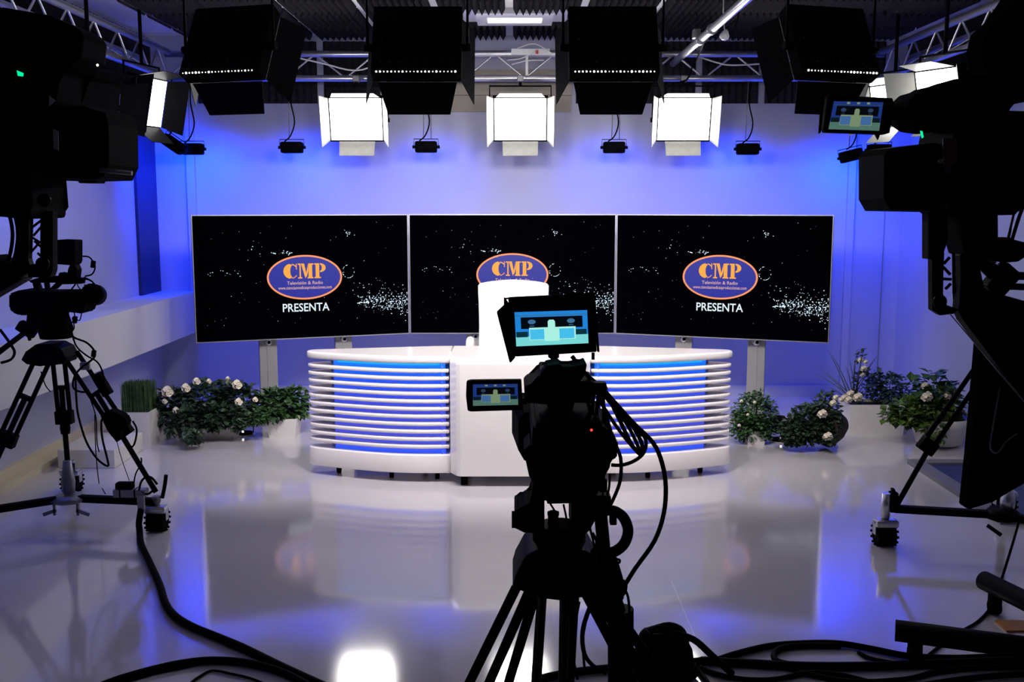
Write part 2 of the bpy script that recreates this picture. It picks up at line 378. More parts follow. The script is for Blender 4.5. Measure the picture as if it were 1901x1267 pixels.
for px_, yaw, lab in ((436, 163, 'dark panel light seen from behind, leftmost of the row at the top'), (777, 180, 'dark panel light seen from behind, above the left desk wing'),
                      (1136, 180, 'dark panel light seen from behind, above the right desk wing'), (1530, 197, 'dark panel light seen from behind, rightmost of the row at the top')):
    led_panel(lab, P(px_, 92, 4.95), yaw, 26, W=.385, H=.33, power=KEY_W * (.95 if 600 < px_ < 1300 else .5), color=(1, .93, .90), drop=None, dots=True, extra=12, spread=100, flaps=(20, 20, 8, 36), group='dark panel lights facing the desk', fl=.16)
led_panel('lit panel light turned sideways at upper left beside the side truss', P(278, 190, 7.3), 76, 12, W=.34, H=.32, power=SIDE_W, drop=None, flaps=(20, 60, 20, 30), name='led_panel_light')
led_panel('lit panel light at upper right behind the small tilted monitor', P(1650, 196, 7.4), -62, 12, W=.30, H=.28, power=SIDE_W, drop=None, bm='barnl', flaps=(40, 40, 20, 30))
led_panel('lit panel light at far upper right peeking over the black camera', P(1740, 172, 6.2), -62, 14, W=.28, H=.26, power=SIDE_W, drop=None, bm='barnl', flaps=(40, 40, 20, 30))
led_panel('unlit panel light with open flaps at upper left behind the black camera', P(180, 195, 6.2), 60, 10, W=.3, H=.26, power=.01, drop=None, flaps=(40, 75, 20, 30), bright=False)
# ------------------------------------------------------------------ blue wall washers
def washer(label, px_, py_, Y, roll=0, power=BLUE_W, aimx=0, aimz=-.5, wires=1):
    c = P(px_, py_, Y); t = thing('wall_wash_light', label, 'spotlight', (0, 0, 0), 'blue wall washers under the back truss')
    Q = Matrix.Rotation(R(roll), 4, 'Y')
    m = MB(); m.M = Q; m.box((0, 0, 0), (.17, .09, .088), bev=.014); m.box((0, -.047, .0), (.13, .01, .06), bev=.003)
    for k in range(6): m.box((-.06 + .024 * k, -.052, 0), (.006, .008, .06))
    m.build('housing', M['black'], t)
    m = MB(); m.M = Q; m.tube([(-.095, 0, 0), (-.095, 0, .062), (.095, 0, .062), (.095, 0, 0)], .0035, sub=1); m.build('bracket', M['blackm'], t)
    for s_ in (-1, 1):
        m = MB(); m.M = Q; m.cyl((s_ * .08, 0, 0), (s_ * .108, 0, 0), .012); m.build('side_knob', M['blackm'], t)
    m = MB(); m.M = Q; m.box((0, .046, 0), (.14, .004, .06)); m.build('lens', M['bluelens'], t)
    hgt = zt_lo - c.z
    m = MB(); m.cyl((-.02, 0, .06), (-.01, 0, hgt), .003)
    if wires > 1: m.cyl((.04, 0, .06), (.04, 0, hgt), .003)
    m.build('hanger_wire', M['grey'], t)
    MB().tube([(-.05, -.03, .045), (.0, -.04, .09), (.03, -.02, .2), (.0, 0, .36), (.01, 0, hgt)], .0055).build('power_cord', M['rubber'], t)
    lamp('blue_lamp', 'SPOT', (0, .07, 0), (aimx, YB - c.y, aimz), power, (.0, .04, 1), t, size=.05, spot=R(150), blend=.9)
    t.location = c
washer('small black wall light under the truss, nearest the left corner', 357, 277, 8.2, power=BLUE_W * 1.7)
washer('small tilted black wall light at upper left, half behind another one', 322, 268, 8.0, 35, power=BLUE_W * 1.5, aimx=-.6)
washer('small black wall light under the truss, above the left screen', 542, 274, 8.2, power=BLUE_W * 1.3)
washer('small black wall light hanging below the left middle dark panel', 791, 273, 8.2, power=BLUE_W * .55, wires=2)
washer('small black wall light hanging below the right middle dark panel', 1140, 274, 8.2, power=BLUE_W * .55, wires=2)
washer('small black wall light under the truss, above the right screen', 1388, 277, 8.2, power=BLUE_W * 1.1)
washer('small black wall light tilted, below the small monitor at upper right', 1580, 289, 8.2, -14, power=BLUE_W * 1.5, wires=2)
washer('small black wall light at right, just left of the black lens hood', 1632, 279, 8.0, 0, power=BLUE_W * 1.2, aimx=.5)
# blue fill lights for the left wall, added unseen behind the black camera
for k, (x, y, z) in enumerate(((-2.62, 6.2, 2.2), (-2.62, 4.8, 2.2))):
    t = thing('wall_wash_light', 'added blue fill light on the left side truss behind the black camera', 'spotlight', (0, 0, 0), 'added fill lights on the left side truss')
    MB().box((0, 0, 0), (.09, .17, .088), bev=.014).build('housing', M['black'], t)
    MB().cyl((0, 0, .04), (0, 0, zt_lo - z), .004).build('hanger_wire', M['grey'], t)
    lamp('blue_lamp', 'SPOT', (-.07, 0, 0), (-.6, 0, -.7), BLUE_W * .9, (.01, .07, 1), t, size=.05, spot=R(150), blend=.9)
    t.location = (x, y, z)
# ------------------------------------------------------------------ screens
SW, SH = 1.628, .944
def arc_poly(cx, cz, rx, rz, a0, a1, n): return [(cx + rx * math.cos(a0 + (a1 - a0) * k / n), cz + rz * math.sin(a0 + (a1 - a0) * k / n)) for k in range(n + 1)]
def flat(m, pts, y): m.f([m.v((x, y, z)) for x, z in pts])
def strip(m, A, B, y):
    for k in range(len(A) - 1): m.f([m.v((p[0], y, p[1])) for p in (A[k], A[k + 1], B[k + 1], B[k])])
def text_mesh(txt, size, x, z, y, material, parent, name, sx=1.0):
    c = bpy.data.curves.new(name, 'FONT'); c.body = txt; c.size = size; c.align_x = 'CENTER'; c.align_y = 'CENTER'; c.extrude = 0; c.resolution_u = 3
    c.offset = size * .012
    o = bpy.data.objects.new(name, c); COL.objects.link(o)
    bpy.context.view_layer.update()
    me = bpy.data.meshes.new_from_object(o); bpy.data.objects.remove(o)
    bb = [v.co.copy() for v in me.vertices]; cx = (min(v.x for v in bb) + max(v.x for v in bb)) / 2; cy = (min(v.y for v in bb) + max(v.y for v in bb)) / 2
    for v in me.vertices: v.co = Vector(((v.co.x - cx) * sx + x, y, v.co.y - cy + z))
    me.materials.clear(); me.materials.append(material)
    ob = bpy.data.objects.new(name, me); COL.objects.link(ob); attach(ob, parent); return ob
s_blue = emi('screen blue', srgb(8, 26, 150), 1.0); s_org = emi('screen orange', srgb(255, 168, 50), 1.0); s_rim = emi('screen orange rim', srgb(255, 150, 90), 1.0)
s_wht = emi('screen white', srgb(225, 240, 250), 1.0); s_pk = emi('screen pale pink', srgb(235, 185, 175), .8); s_spk = emi('screen sparkle', srgb(205, 225, 240), 1.4)
s_blk = mat('screen black', (.0006, .0006, .0015), .22, noise=.1, spec=.03)
def make_screen():
    t = thing('video_screen', '', 'screen')
    MB().box((0, .03, 0), (SW, .055, SH), bev=.004).build('casing', M['black'], t)
    m = MB(); m.box((0, 0, SH / 2 - .003), (SW, .012, .007)); m.box((0, 0, -SH / 2 + .003), (SW, .012, .007))
    for s_ in (-1, 1): m.box((s_ * (SW / 2 - .003), 0, 0), (.007, .012, SH))
    m.build('bezel', M['alu'], t)
    d = MB().box((0, 0, 0), (SW - .014, .004, SH - .014)).build('display', s_blk, t)
    y = -.0035; cz = -.002
    m = MB(); flat(m, arc_poly(0, cz, .272, .158, 0, 2 * math.pi, 48)[:-1], y); m.build('logo_oval', s_blue, d)
    m = MB(); strip(m, arc_poly(0, cz, .285, .170, 0, 2 * math.pi, 64), arc_poly(0, cz, .271, .157, 0, 2 * math.pi, 64), y - .0006); m.build('logo_rim', s_rim, d)
    # stencil letters C M P
    m = MB(); yy = y - .0012; h = .057; z0 = .046
    for a0, a1 in ((R(100), R(260)),): strip(m, arc_poly(-.105, z0, .056, h, a0, a1, 14), arc_poly(-.088, z0, .022, h * .82, a0, a1, 14), yy)
    strip(m, arc_poly(-.105, z0, .056, h, R(84), R(42), 5), arc_poly(-.092, z0, .030, h * .80, R(84), R(42), 5), yy)
    strip(m, arc_poly(-.105, z0, .056, h, R(-84), R(-38), 5), arc_poly(-.092, z0, .034, h * .84, R(-84), R(-38), 5), yy)
    flat(m, [(-.066, z0 + .012), (-.060, z0 + .012), (-.060, z0 + h), (-.066, z0 + h)], yy)
    for x0, x1 in ((-.040, -.030), (.028, .056)): flat(m, [(x0, z0 - h + .008), (x1, z0 - h + .008), (x1, z0 + h), (x0, z0 + h)], yy)
    flat(m, [(-.028, z0 + h), (-.004, z0 + h), (.014, z0 - h * .55), (.004, z0 - h)], yy); flat(m, [(.010, z0 - h * .35), (.026, z0 + h), (.026, z0 + .0), (.014, z0 - h * .8)], yy)
    for x0, x1 in ((-.052, -.020), (.020, .064)): flat(m, [(x0, z0 - h), (x1, z0 - h), (x1, z0 - h + .010), (x0, z0 - h + .010)], yy)
    flat(m, [(-.052, z0 + h - .010), (-.040, z0 + h - .010), (-.040, z0 + h), (-.052, z0 + h)], yy); flat(m, [(.056, z0 + h - .010), (.066, z0 + h - .010), (.066, z0 + h), (.056, z0 + h)], yy)
    flat(m, [(.082, z0 - h + .008), (.110, z0 - h + .008), (.110, z0 + h), (.082, z0 + h)], yy)
    for x0, x1, za in ((.072, .122, z0 - h), (.072, .082, z0 + h - .010)): flat(m, [(x0, za), (x1, za), (x1, za + .010), (x0, za + .010)], yy)
    strip(m, arc_poly(.116, z0 + .023, .044, .034, R(90), R(-90), 10), arc_poly(.116, z0 + .023, .014, .023, R(90), R(-90), 10), yy)
    m.build('logo_letters', s_org, d)
    text_mesh('Televisión & Radio', .036, 0, -.044, yy, s_pk, d, 'logo_caption')
    text_mesh('www.cienciasmedicasproducciones.com', .034, 0, -.084, yy, s_pk, d, 'logo_address', .74)
    text_mesh('PRESENTA', .088, .004, -.232, yy, s_wht, d, 'caption', .88)
    rnd = random.Random(3); m = MB()
    def sp(x, z, r, a=None):
        if abs(x) > SW / 2 - .012 or abs(z) > SH / 2 - .012: return
        a = rnd.uniform(0, 3.1) if a is None else a; l = r * rnd.uniform(1, 2.4); u = Vector((math.cos(a), math.sin(a))); v = Vector((-u.y, u.x))
        q = [u * l, v * r, -u * l, -v * r]; flat(m, [(x + p.x, z + p.y) for p in q], y)
    for k in range(300):
        f_ = rnd.random() ** .7; x = .40 + .42 * f_; sp(x, -.200 + rnd.gauss(0, .022 + .028 * f_) - .03 * f_, rnd.uniform(.001, .0040))
    for k in range(55): x = .36 + .45 * rnd.random(); sp(x, -.135 + rnd.gauss(0, .055), rnd.uniform(.001, .0028))
    for k in range(16): sp(.40 + .1 * rnd.random(), -.205 - .1 * (.1 * rnd.random()), rnd.uniform(.002, .004), .1)
    for k in range(26): a = rnd.uniform(0, 6.28); sp(.335 + .045 * math.cos(a), .035 + .05 * math.sin(a), rnd.uniform(.0015, .003), a + 1.57)
    for k in range(24): sp(-.26 + .17 * rnd.random(), .185 + rnd.gauss(0, .008), rnd.uniform(.001, .0038), .2)
    for k in range(14): sp(-.75 + .28 * rnd.random(), .04 + rnd.gauss(0, .012), rnd.uniform(.001, .003), .2)
    for k in range(12): sp(.34 + rnd.gauss(0, .02), .33 + rnd.gauss(0, .018), rnd.uniform(.0015, .0035))
    for k in range(10): sp(-.5 + .2 * rnd.random(), .18 + .3 * (rnd.random() - .3), rnd.uniform(.001, .003))
    for k in range(60): sp(rnd.uniform(-.8, .8), rnd.uniform(-.42, .42), rnd.uniform(.0007, .0018))
    tag(m.build('sparkles', s_spk, d), kind='stuff')
    t.location = (0, 0, 0)
    return t
s0 = make_screen()
zc = (P(953, 618, 8.1).z + P(953, 400, 8.1).z) / 2
ang = 20.5
s0.location = (.003, 8.1, zc)
s0['label'] = 'middle black screen with the logo half hidden by the white chair'; s0['group'] = 'three wide screens behind the desk'
for s_, lab in ((-1, 'left black screen with oval logo and caption above the desk'), (1, 'right black screen with oval logo and caption above the desk')):
    o = copy_tree(s0); hx = SW / 2 + .004
    o.location = (.003 + s_ * (hx + hx * math.cos(R(ang))), 8.1 - hx * math.sin(R(ang)), zc); o.rotation_euler = (0, 0, R(-ang * s_))
    o.rotation_euler = (0, 0, R(ang) * (1 if s_ < 0 else -1)); o['label'] = lab
# silver pillars that carry the screens
st0 = None
for k, (px_, Y, lab) in enumerate(((497, 7.84, 'silver screen pillar left of the desk, leftmost'), (637, 8.04, 'silver screen pillar behind the left end of the desk'), (882, 8.2, 'silver screen pillar beside the white chair'), (1270, 8.04, 'silver screen pillar behind the right end of the desk'), (1405, 7.85, 'silver screen pillar right of the desk, rightmost'))):
    if st0 is None:
        t = thing('screen_stand', lab, 'stand', (0, 0, 0), 'silver pillars under the screens')
        MB().box((0, 0, .55), (.135, .05, 1.08), bev=.006).box((0, -.027, .5), (.018, .006, .96)).build('column', M['stand'], t)
        MB().box((0, 0, .012), (.34, .40, .024), bev=.006).build('base_plate', M['stand'], t)
        MB().lathe([(.028, 0), (.026, .008), (.016, .010)], (0, -.025, .60), (0, -1, 0)).build('mount_washer', M['alu'], t)
        MB().lathe([(.012, 0), (.012, .008)], (.006, -.034, .60), (0, -1, 0)).build('bolt', M['black'], t); st0 = t
    else: t = copy_tree(st0); t['label'] = lab
    t.location = (P(px_, 640, Y).x, Y, 0); t.rotation_euler = (0, 0, 0 if k == 2 else R(ang) * (1 if k < 2 else -1))
# ------------------------------------------------------------------ desk: two curved wings and a middle block
CX = .047
def chaikin(p, n=2):
    for _ in range(n):
        q = []
        for a, b_ in zip(p, p[1:] + p[:1]): q += [(a[0] * .75 + b_[0] * .25, a[1] * .75 + b_[1] * .25), (a[0] * .25 + b_[0] * .75, a[1] * .25 + b_[1] * .75)]
        p = q
    return p
front = [(-.415, 5.965), (-.60, 5.958), (-.80, 5.985), (-1.00, 6.045), (-1.18, 6.115), (-1.275, 6.165), (-1.305, 6.215), (-1.275, 6.262), (-1.18, 6.285)]
front = [(x, y) for x, y in front]
def smooth_open(p, k=5):
    m_ = len(p); out = []
    for i in range(m_ - 1):
        p0, p1, p2, p3 = p[max(i - 1, 0)], p[i], p[i + 1], p[min(i + 2, m_ - 1)]
        for j in range(k):
            t_ = j / k
            out.append(tuple(.5 * (2 * p1[a] + (p2[a] - p0[a]) * t_ + (2 * p0[a] - 5 * p1[a] + 4 * p2[a] - p3[a]) * t_ ** 2 + (3 * p1[a] - p0[a] - 3 * p2[a] + p3[a]) * t_ ** 3) for a in (0, 1)))
    return out + [p[-1]]
plan = smooth_open(front) + [(-.53, 6.42), (-.415, 6.42)]
def inset(pl, d):
    out = []; n = len(pl)
    for i, (x, y) in enumerate(pl):
        a, b_ = Vector(pl[i - 1]), Vector(pl[(i + 1) % n]); tg = (b_ - a).normalized(); nn = Vector((-tg.y, tg.x))
        s_ = -1
        out.append((x + nn.x * d * s_, y + nn.y * d * s_))
    return out
# plan runs clockwise seen from above? choose the side that shrinks it
def area(pl): return sum(pl[i][0] * pl[(i + 1) % len(pl)][1] - pl[(i + 1) % len(pl)][0] * pl[i][1] for i in range(len(pl))) / 2
SGN = 1 if area(plan) > 0 else -1
def inset2(pl, d):
    out = []; n = len(pl)
    for i, (x, y) in enumerate(pl):
        a, b_ = Vector(pl[i - 1]), Vector(pl[(i + 1) % n]); tg = (b_ - a).normalized(); nn = Vector((-tg.y, tg.x)) * SGN
        out.append((x + nn.x * d, y + nn.y * d))
    return out
def rplate(m, pl, z0, z1, r=.006):
    """plate with softly rounded rim"""
    loops = [(r, z0), (r * .3, z0 + r * .3), (0, z0 + r), (0, z1 - r), (r * .3, z1 - r * .3), (r, z1)]
    rows = [[m.v((x, y, z)) for x, y in inset2(pl, d)] for d, z in loops]
    n = len(pl)
    for A, B in zip(rows, rows[1:]):
        for i in range(n): m.f([A[i], A[(i + 1) % n], B[(i + 1) % n], B[i]], True)
    m.f(list(reversed(rows[0]))); m.f(rows[-1])
glow = bpy.data.materials.new('backlit blue diffuser'); glow.use_nodes = True; nt = glow.node_tree; b = nt.nodes['Principled BSDF']
tc = nt.nodes.new('ShaderNodeTexCoord'); sp_ = nt.nodes.new('ShaderNodeSeparateXYZ'); nt.links.new(tc.outputs['Object'], sp_.inputs[0])
rp = nt.nodes.new('ShaderNodeValToRGB'); nt.links.new(sp_.outputs[2], rp.inputs[0])
el = rp.color_ramp.elements; el[0].position = .17; el[0].color = srgb(20, 80, 250) + (1,); el[1].position = .72; el[1].color = srgb(0, 120, 255) + (1,)
for pos, c_ in ((.23, (68, 78, 215)), (.42, (62, 72, 215)), (.55, (35, 75, 235)), (.64, (0, 88, 250))): e = el.new(pos); e.color = srgb(*c_) + (1,)
nt.links.new(rp.outputs[0], b.inputs['Emission Color']); b.inputs['Emission Strength'].default_value = .95; b.inputs['Base Color'].default_value = (.1, .1, .2, 1); b.inputs['Roughness'].default_value = .5
ZD = .765
def make_wing():
    t = thing('desk_wing', 'left curved desk wing with white slats over blue backlight', 'desk', (0, 0, 0), 'curved slatted desk wings')
    m = MB(); rplate(m, plan, .722, ZD, .010); m.build('top_slab', M['desktop'], t)
    gap = (.722 - .172) / 12
    for k in range(11):
        m = MB(); z = .722 - gap * (k + 1); rplate(m, inset2(plan, .006), z - .0115, z + .0110, .007); m.build('slat', M['white'], t)
    m = MB(); rplate(m, plan, .058, .172, .008); m.build('base_panel', M['white'], t)
    core = inset2(plan, .085); core = [(x, y) for x, y in core if y > 5.9]
    m = MB(); m.prz([(-.43, 6.10), (-.43, 6.40), (-.53, 6.40), (-1.12, 6.27), (-1.16, 6.22), (-1.05, 6.15), (-.82, 6.10)], .10, .73); m.build('core', M['wall'], t)
    arc = [p for p in inset2(smooth_open(front) + [(-.53, 6.42), (-.415, 6.42)], .050)[:28] if -1.15 < p[0] < -.42]
    m = MB()
    for a, b_ in zip(arc, arc[1:]): m.f([m.v((a[0], a[1], .16)), m.v((b_[0], b_[1], .16)), m.v((b_[0], b_[1], .722)), m.v((a[0], a[1], .722))])
    for a, b_ in zip(arc, arc[1:]): m.f([m.v((a[0], a[1] + .006, .16)), m.v((a[0], a[1] + .006, .722)), m.v((b_[0], b_[1] + .006, .722)), m.v((b_[0], b_[1] + .006, .16))])
    m.build('backlit_panel', glow, t, fix=False)
    arc2 = [p for p in inset2(smooth_open(front) + [(-.53, 6.42), (-.415, 6.42)], .042)[:28] if -1.13 < p[0] < -.47]
    MB().tube([(x, y, .712) for x, y in arc2], .007, sub=1, n=6).build('led_strip', M['cyan'], t)
    for x, y in ((-1.12, 6.2), (-.78, 6.08), (-.50, 6.06), (-.6, 6.36)):
        w_ = MB(); w_.cyl((x - .012, y, .028), (x + .012, y, .028), .028); w_.box((x, y, .055), (.03, .04, .02)); w_.build('caster', M['black'], t)
    return t
wing = make_wing(); wing.location = (CX, 0, 0)
w2 = copy_tree(wing); w2.scale = (-1, 1, 1); w2['label'] = 'right curved desk wing with white slats over blue backlight'; w2.location = (CX, 0, 0)
t = thing('desk_center', 'plain white middle block of the news desk', 'desk', (CX, 6.1, 0))
bm_ = MB(); bm_.prz([(CX - .413, 5.95), (CX - .372, 5.875), (CX - .35, 5.862), (CX + .35, 5.862), (CX + .372, 5.875), (CX + .413, 5.95), (CX + .413, 6.42), (CX - .413, 6.42)], .066, ZD)
es = [e for e in bm_.bm.edges if all(v.co.z > ZD - .001 and v.co.y < 5.96 for v in e.verts)]
bmesh.ops.bevel(bm_.bm, geom=es, offset=.035, segments=5, affect='EDGES', profile=.5)
for f in bm_.bm.faces: f.smooth = False
bm_.build('cabinet', M['desktop'], t)
for x, y in ((-.33, 5.93), (.33, 5.93), (-.33, 6.36), (.33, 6.36)):
    w_ = MB(); w_.cyl((CX + x - .02, y, .032), (CX + x + .02, y, .032), .032, n=16); w_.box((CX + x, y, .062), (.06, .05, .02)); w_.build('caster', M['black'], t)
# ------------------------------------------------------------------ presenter chair
cx = P(953, 560, 6.85).x; Y0 = 6.85
t = thing('office_chair', 'white leather high-backed chair behind the middle of the desk', 'chair', (cx, Y0, 0))
hw_ = .236
m = MB(); rows = []
for (z, hw, yy, th) in ((.50, .22, 0, .07), (.56, .232, 0, .09), (.70, .232, -.01, .09), (.85, .229, -.01, .085), (1.0, .232, 0, .08), (1.08, .236, .01, .07), (1.115, .236, .015, .055), (1.128, .225, .02, .03)):
    row = []
    for k in range(24):
        a = 2 * math.pi * k / 24; ca, sa = math.cos(a), math.sin(a); q = 6
        x = hw * (abs(ca) ** (2 / q)) * (1 if ca > 0 else -1); y = th * (abs(sa) ** (2 / 3)) * (1 if sa > 0 else -1)
        zz = z + (.022 * (1 - (x / hw) ** 2) if z > 1 else 0)
        row.append(m.v((cx + x, Y0 + yy + y - .03 * (x / hw) ** 2, zz)))
    rows.append(row)
for A, B in zip(rows, rows[1:]):
    for k in range(24): m.f([A[k], A[(k + 1) % 24], B[(k + 1) % 24], B[k]], True)
m.f(rows[0][::-1]); m.f(rows[-1], True); m.build('backrest', M['leather'], t)
MB().box((cx, Y0 - .17, .46), (.48, .42, .10), bev=.03).build('seat', M['leather'], t)
for s_ in (-1, 1):
    x = cx + s_ * .285
    MB().tube([(x, Y0 - .02, .46), (x, Y0 - .02, .70), (x, Y0 - .08, .755), (x, Y0 - .28, .74), (x, Y0 - .30, .46)], .024).build('armrest', M['leather'], t)
MB().cyl((cx, Y0 - .08, .08), (cx, Y0 - .08, .42), .03).build('gas_column', M['alu'], t)
for k in range(5):
    a = R(18 + 72 * k); e = Vector((cx + .28 * math.cos(a), Y0 - .08 + .28 * math.sin(a), .075))
    l_ = MB().cyl((cx, Y0 - .08, .10), e, .022, .014).build('base_leg', M['alu'], t)
    MB().cyl(e + Vector((-.012, 0, -.045)), e + Vector((.012, 0, -.045)), .03).build('caster', M['black'], l_)
# ------------------------------------------------------------------ plants
def leaves(m, c, rad, n, size, rnd, droop=0.0, shell=.55, zmin=.01, ratio=.45):
    c = Vector(c)
    for _ in range(n):
        d = Vector((rnd.gauss(0, 1), rnd.gauss(0, 1), rnd.gauss(0, 1))).normalized() * (shell + (1 - shell) * rnd.random())
        p = c + Vector((d.x * rad[0], d.y * rad[1], d.z * rad[2]))
        if p.z < zmin: p.z = zmin + rnd.random() * .03
        u = (Vector((d.x, d.y, d.z * .6 - droop)) + Vector((rnd.uniform(-.7, .7), rnd.uniform(-.7, .7), rnd.uniform(-.5, .5)))).normalized()
        w_ = u.cross(Vector((rnd.uniform(-.4, .4), rnd.uniform(-.4, .4), 1))).normalized(); nn = w_.cross(u)
        l = size * rnd.uniform(.6, 1.25); h = l * ratio
        if p.z + u.z * l < .004: u.z = abs(u.z) * .3
        a, b_, t_, r_ = m.v(p), m.v(p + u * l * .45 + w_ * h + nn * h * .3), m.v(p + u * l), m.v(p + u * l * .45 - w_ * h + nn * h * .3)
        m.f([a, b_, t_]); m.f([a, t_, r_])
def rose(root, p, r, name='rose', rnd=random):
    m = MB(); p = Vector(p)
    m.ball(p, r * .5, 10)
    for k in range(14):
        d = Vector((math.cos(k * 2.4), -abs(math.sin(k * 1.3)) - .2, math.sin(k * 2.4))).normalized() * r * (.35 + .035 * k)
        u = d.orthogonal().normalized(); w_ = d.cross(u).normalized(); s_ = r * (.30 + .03 * k); c_ = p + d
        vs_ = [m.v(c_ + u * math.cos(a) * s_ + w_ * math.sin(a) * s_ + d * (.25 if i % 2 else .0)) for i, a in enumerate([2 * math.pi * j / 8 for j in range(8)])]
        cc = m.v(c_ - d * .35)
        for i in range(8): m.f([cc, vs_[i], vs_[(i + 1) % 8]], True)
    m.build(name, M['petal'], root)
def stems(m, base, tips, r=.003):
    for t_ in tips:
        b_ = Vector(base); t_ = Vector(t_); m.tube([b_, b_.lerp(t_, .5) + Vector((0, 0, .05)), t_], r, n=5, sub=3)
rnd = random.Random(11)
def tray(root, x0, x1, y0, y1, z0, z1, flare=.02, name='planter', mm=None):
    m = MB(); A = [(x0, y0), (x1, y0), (x1, y1), (x0, y1)]; f_ = flare
    B = [(x0 - f_, y0 - f_), (x1 + f_, y0 - f_), (x1 + f_, y1 + f_), (x0 - f_, y1 + f_)]; th = .012
    C = [(x + (th if i in (0, 3) else -th), y + (th if i < 2 else -th)) for i, (x, y) in enumerate(B)]
    a = [m.v((x, y, z0)) for x, y in A]; b_ = [m.v((x, y, z1)) for x, y in B]; c_ = [m.v((x, y, z1)) for x, y in C]; d = [m.v((x, y, z1 - .03)) for x, y in C]
    for i in range(4):
        j = (i + 1) % 4; m.f([a[i], a[j], b_[j], b_[i]]); m.f([b_[i], b_[j], c_[j], c_[i]]); m.f([c_[i], c_[j], d[j], d[i]])
    m.f(a[::-1]); m.build(name, mm or M['pot'], root)
    MB().box(((x0 + x1) / 2, (y0 + y1) / 2, z1 - .03), (x1 - x0 + 2 * f_ - .03, y1 - y0 + 2 * f_ - .03, .02)).build('soil', M['soil'], root)
# boxed grass on white blocks beside the left wall
g = P(236, 775, 6.75); gx, gy = g.x, 6.75
o = MB().box((gx - .10, 6.55, .06), (.36, .5, .12), bev=.006).build('white_step_block', M['pot']); tag(o, 'low white block on the floor in front of the boxed grass', 'block')
t = thing('boxed_grass', 'tall box of clipped artificial grass by the left wall', 'plant', (gx, 6.98, 0))
z0 = .13; tray(t, gx - .10, gx + .10, 6.88, 7.08, 0, .24, .004)
m = MB(); rr = random.Random(5)
zt = P(236, 705, 6.98).z
for k in range(1500):
    x = gx + rr.uniform(-.09, .09); y = 6.98 + rr.uniform(-.09, .09); h = zt - rr.random() * .04 - .005; w_ = rr.uniform(.0015, .003); dx = rr.uniform(-.008, .008)
    a = rr.uniform(0, 3.1); u = Vector((math.cos(a), math.sin(a), 0)) * w_
    p = Vector((x, y, .21)); q = Vector((x + dx, y + rr.uniform(-.008, .008), h)); m.f([m.v(p - u), m.v(p + u), m.v(q + u * .5), m.v(q - u * .5)])
m.build('grass_blades', M['grass'], t, fix=False)
# rose bush left
def bush(name, label, cat, base, blobs, flowers, pot=None, leafm='ivy', lsize=.05, rs=.028, vines=()):
    r_ = random.Random(hash(label) % 1000 if False else len(label) * 7 + 3)
    t = thing(name, label, cat, (base[0], base[1], 0))
    if pot: tray(t, *pot)
    m = MB()
    for (c, rad, n) in blobs: leaves(m, c, rad, n, lsize, r_, droop=.2)
    for v_ in vines:
        v_ = [Vector(q) for q in v_]
        for a, b_ in zip(v_, v_[1:]): leaves(m, a.lerp(b_, .5), (.05, .05, .05), 26, lsize, r_, droop=.4, shell=.1)
    m.build('foliage', M[leafm], t, fix=False)
    m = MB(); zb = .12
    stems(m, (base[0], base[1], zb), [Vector(c) + Vector((r_.uniform(-.5, .5) * rad[0], r_.uniform(-.5, .5) * rad[1], rad[2] * .4)) for c, rad, n in blobs for _ in range(5)])
    m.build('stems', M['leafg'], t)
    for f_ in flowers: rose(t, P(f_[0], f_[1], f_[2]), rs * (f_[3] if len(f_) > 3 else 1))
    return t
Yb = 7.2
bc = lambda x, y, Y=Yb: P(x, y, Y)
bush('rose_bush', 'long bush of cream roses in a white trough left of the desk', 'plant', (bc(375, 790).x, Yb),
     [(bc(325, 758), (.19, .17, .15), 800), (bc(385, 750), (.22, .18, .17), 1000), (bc(440, 748), (.14, .15, .15), 500), (bc(350, 785, 6.95), (.13, .09, .10), 260), (bc(400, 775, 7.0), (.16, .08, .08), 260), (bc(440, 775, 7.0), (.08, .07, .08), 140)],
     [(311, 727, 6.98, 1.5), (269, 747, 7.0, 1.3), (345, 720, 7.02, 1.2), (365, 708, 7.1), (440, 714, 7.1, 1.3), (443, 746, 7.0, 1), (306, 745, 6.98, .7), (327, 762, 6.95, .9), (423, 703, 7.2, .6), (388, 708, 7.15, .7)],
     pot=(bc(300, 790).x, bc(440, 790).x, Yb - .10, Yb + .12, 0, .17, .015), vines=[(bc(318, 790, 6.9), bc(322, 802, 6.85)), (bc(345, 800, 6.85), bc(352, 812, 6.8), bc(368, 818, 6.75))])
bush('ivy_plant', 'green ivy in a white pot between the rose bush and the desk', 'plant', (bc(522, 780, 7.25).x, 7.25),
     [(bc(515, 752, 7.25), (.17, .14, .12), 700), (bc(548, 748, 7.25), (.11, .10, .12), 300), (bc(500, 765, 7.1), (.10, .06, .06), 130)], [], pot=(bc(505, 780, 7.25).x, bc(552, 780, 7.25).x, 7.15, 7.33, 0, .14, .02), leafm='leafg')
bush('ivy_plant', 'small ivy tuft beside the left floor lamp', 'plant', (bc(470, 780, 7.0).x, 7.0), [(bc(478, 775, 7.0), (.05, .05, .06), 90)], [(474, 742, 7.0, .7)], leafm='leafg', lsize=.04)
bush('hedge_plant', 'round green bush with tiny pale flowers right of the desk', 'plant', (bc(1398, 800, 7.0).x, 7.0),
     [(bc(1400, 768, 7.0), (.15, .13, .16), 1300), (bc(1385, 792, 7.0), (.12, .11, .10), 600), (bc(1415, 795, 7.0), (.09, .10, .09), 400)], [(1376, 745, 6.85, .4), (1372, 790, 6.85, .4), (1401, 747, 6.85, .35), (1388, 770, 6.85, .35)], leafm='leafg', lsize=.030,
     pot=(bc(1385, 800, 7.0).x, bc(1415, 800, 7.0).x, 6.93, 7.07, 0, .10, .01))
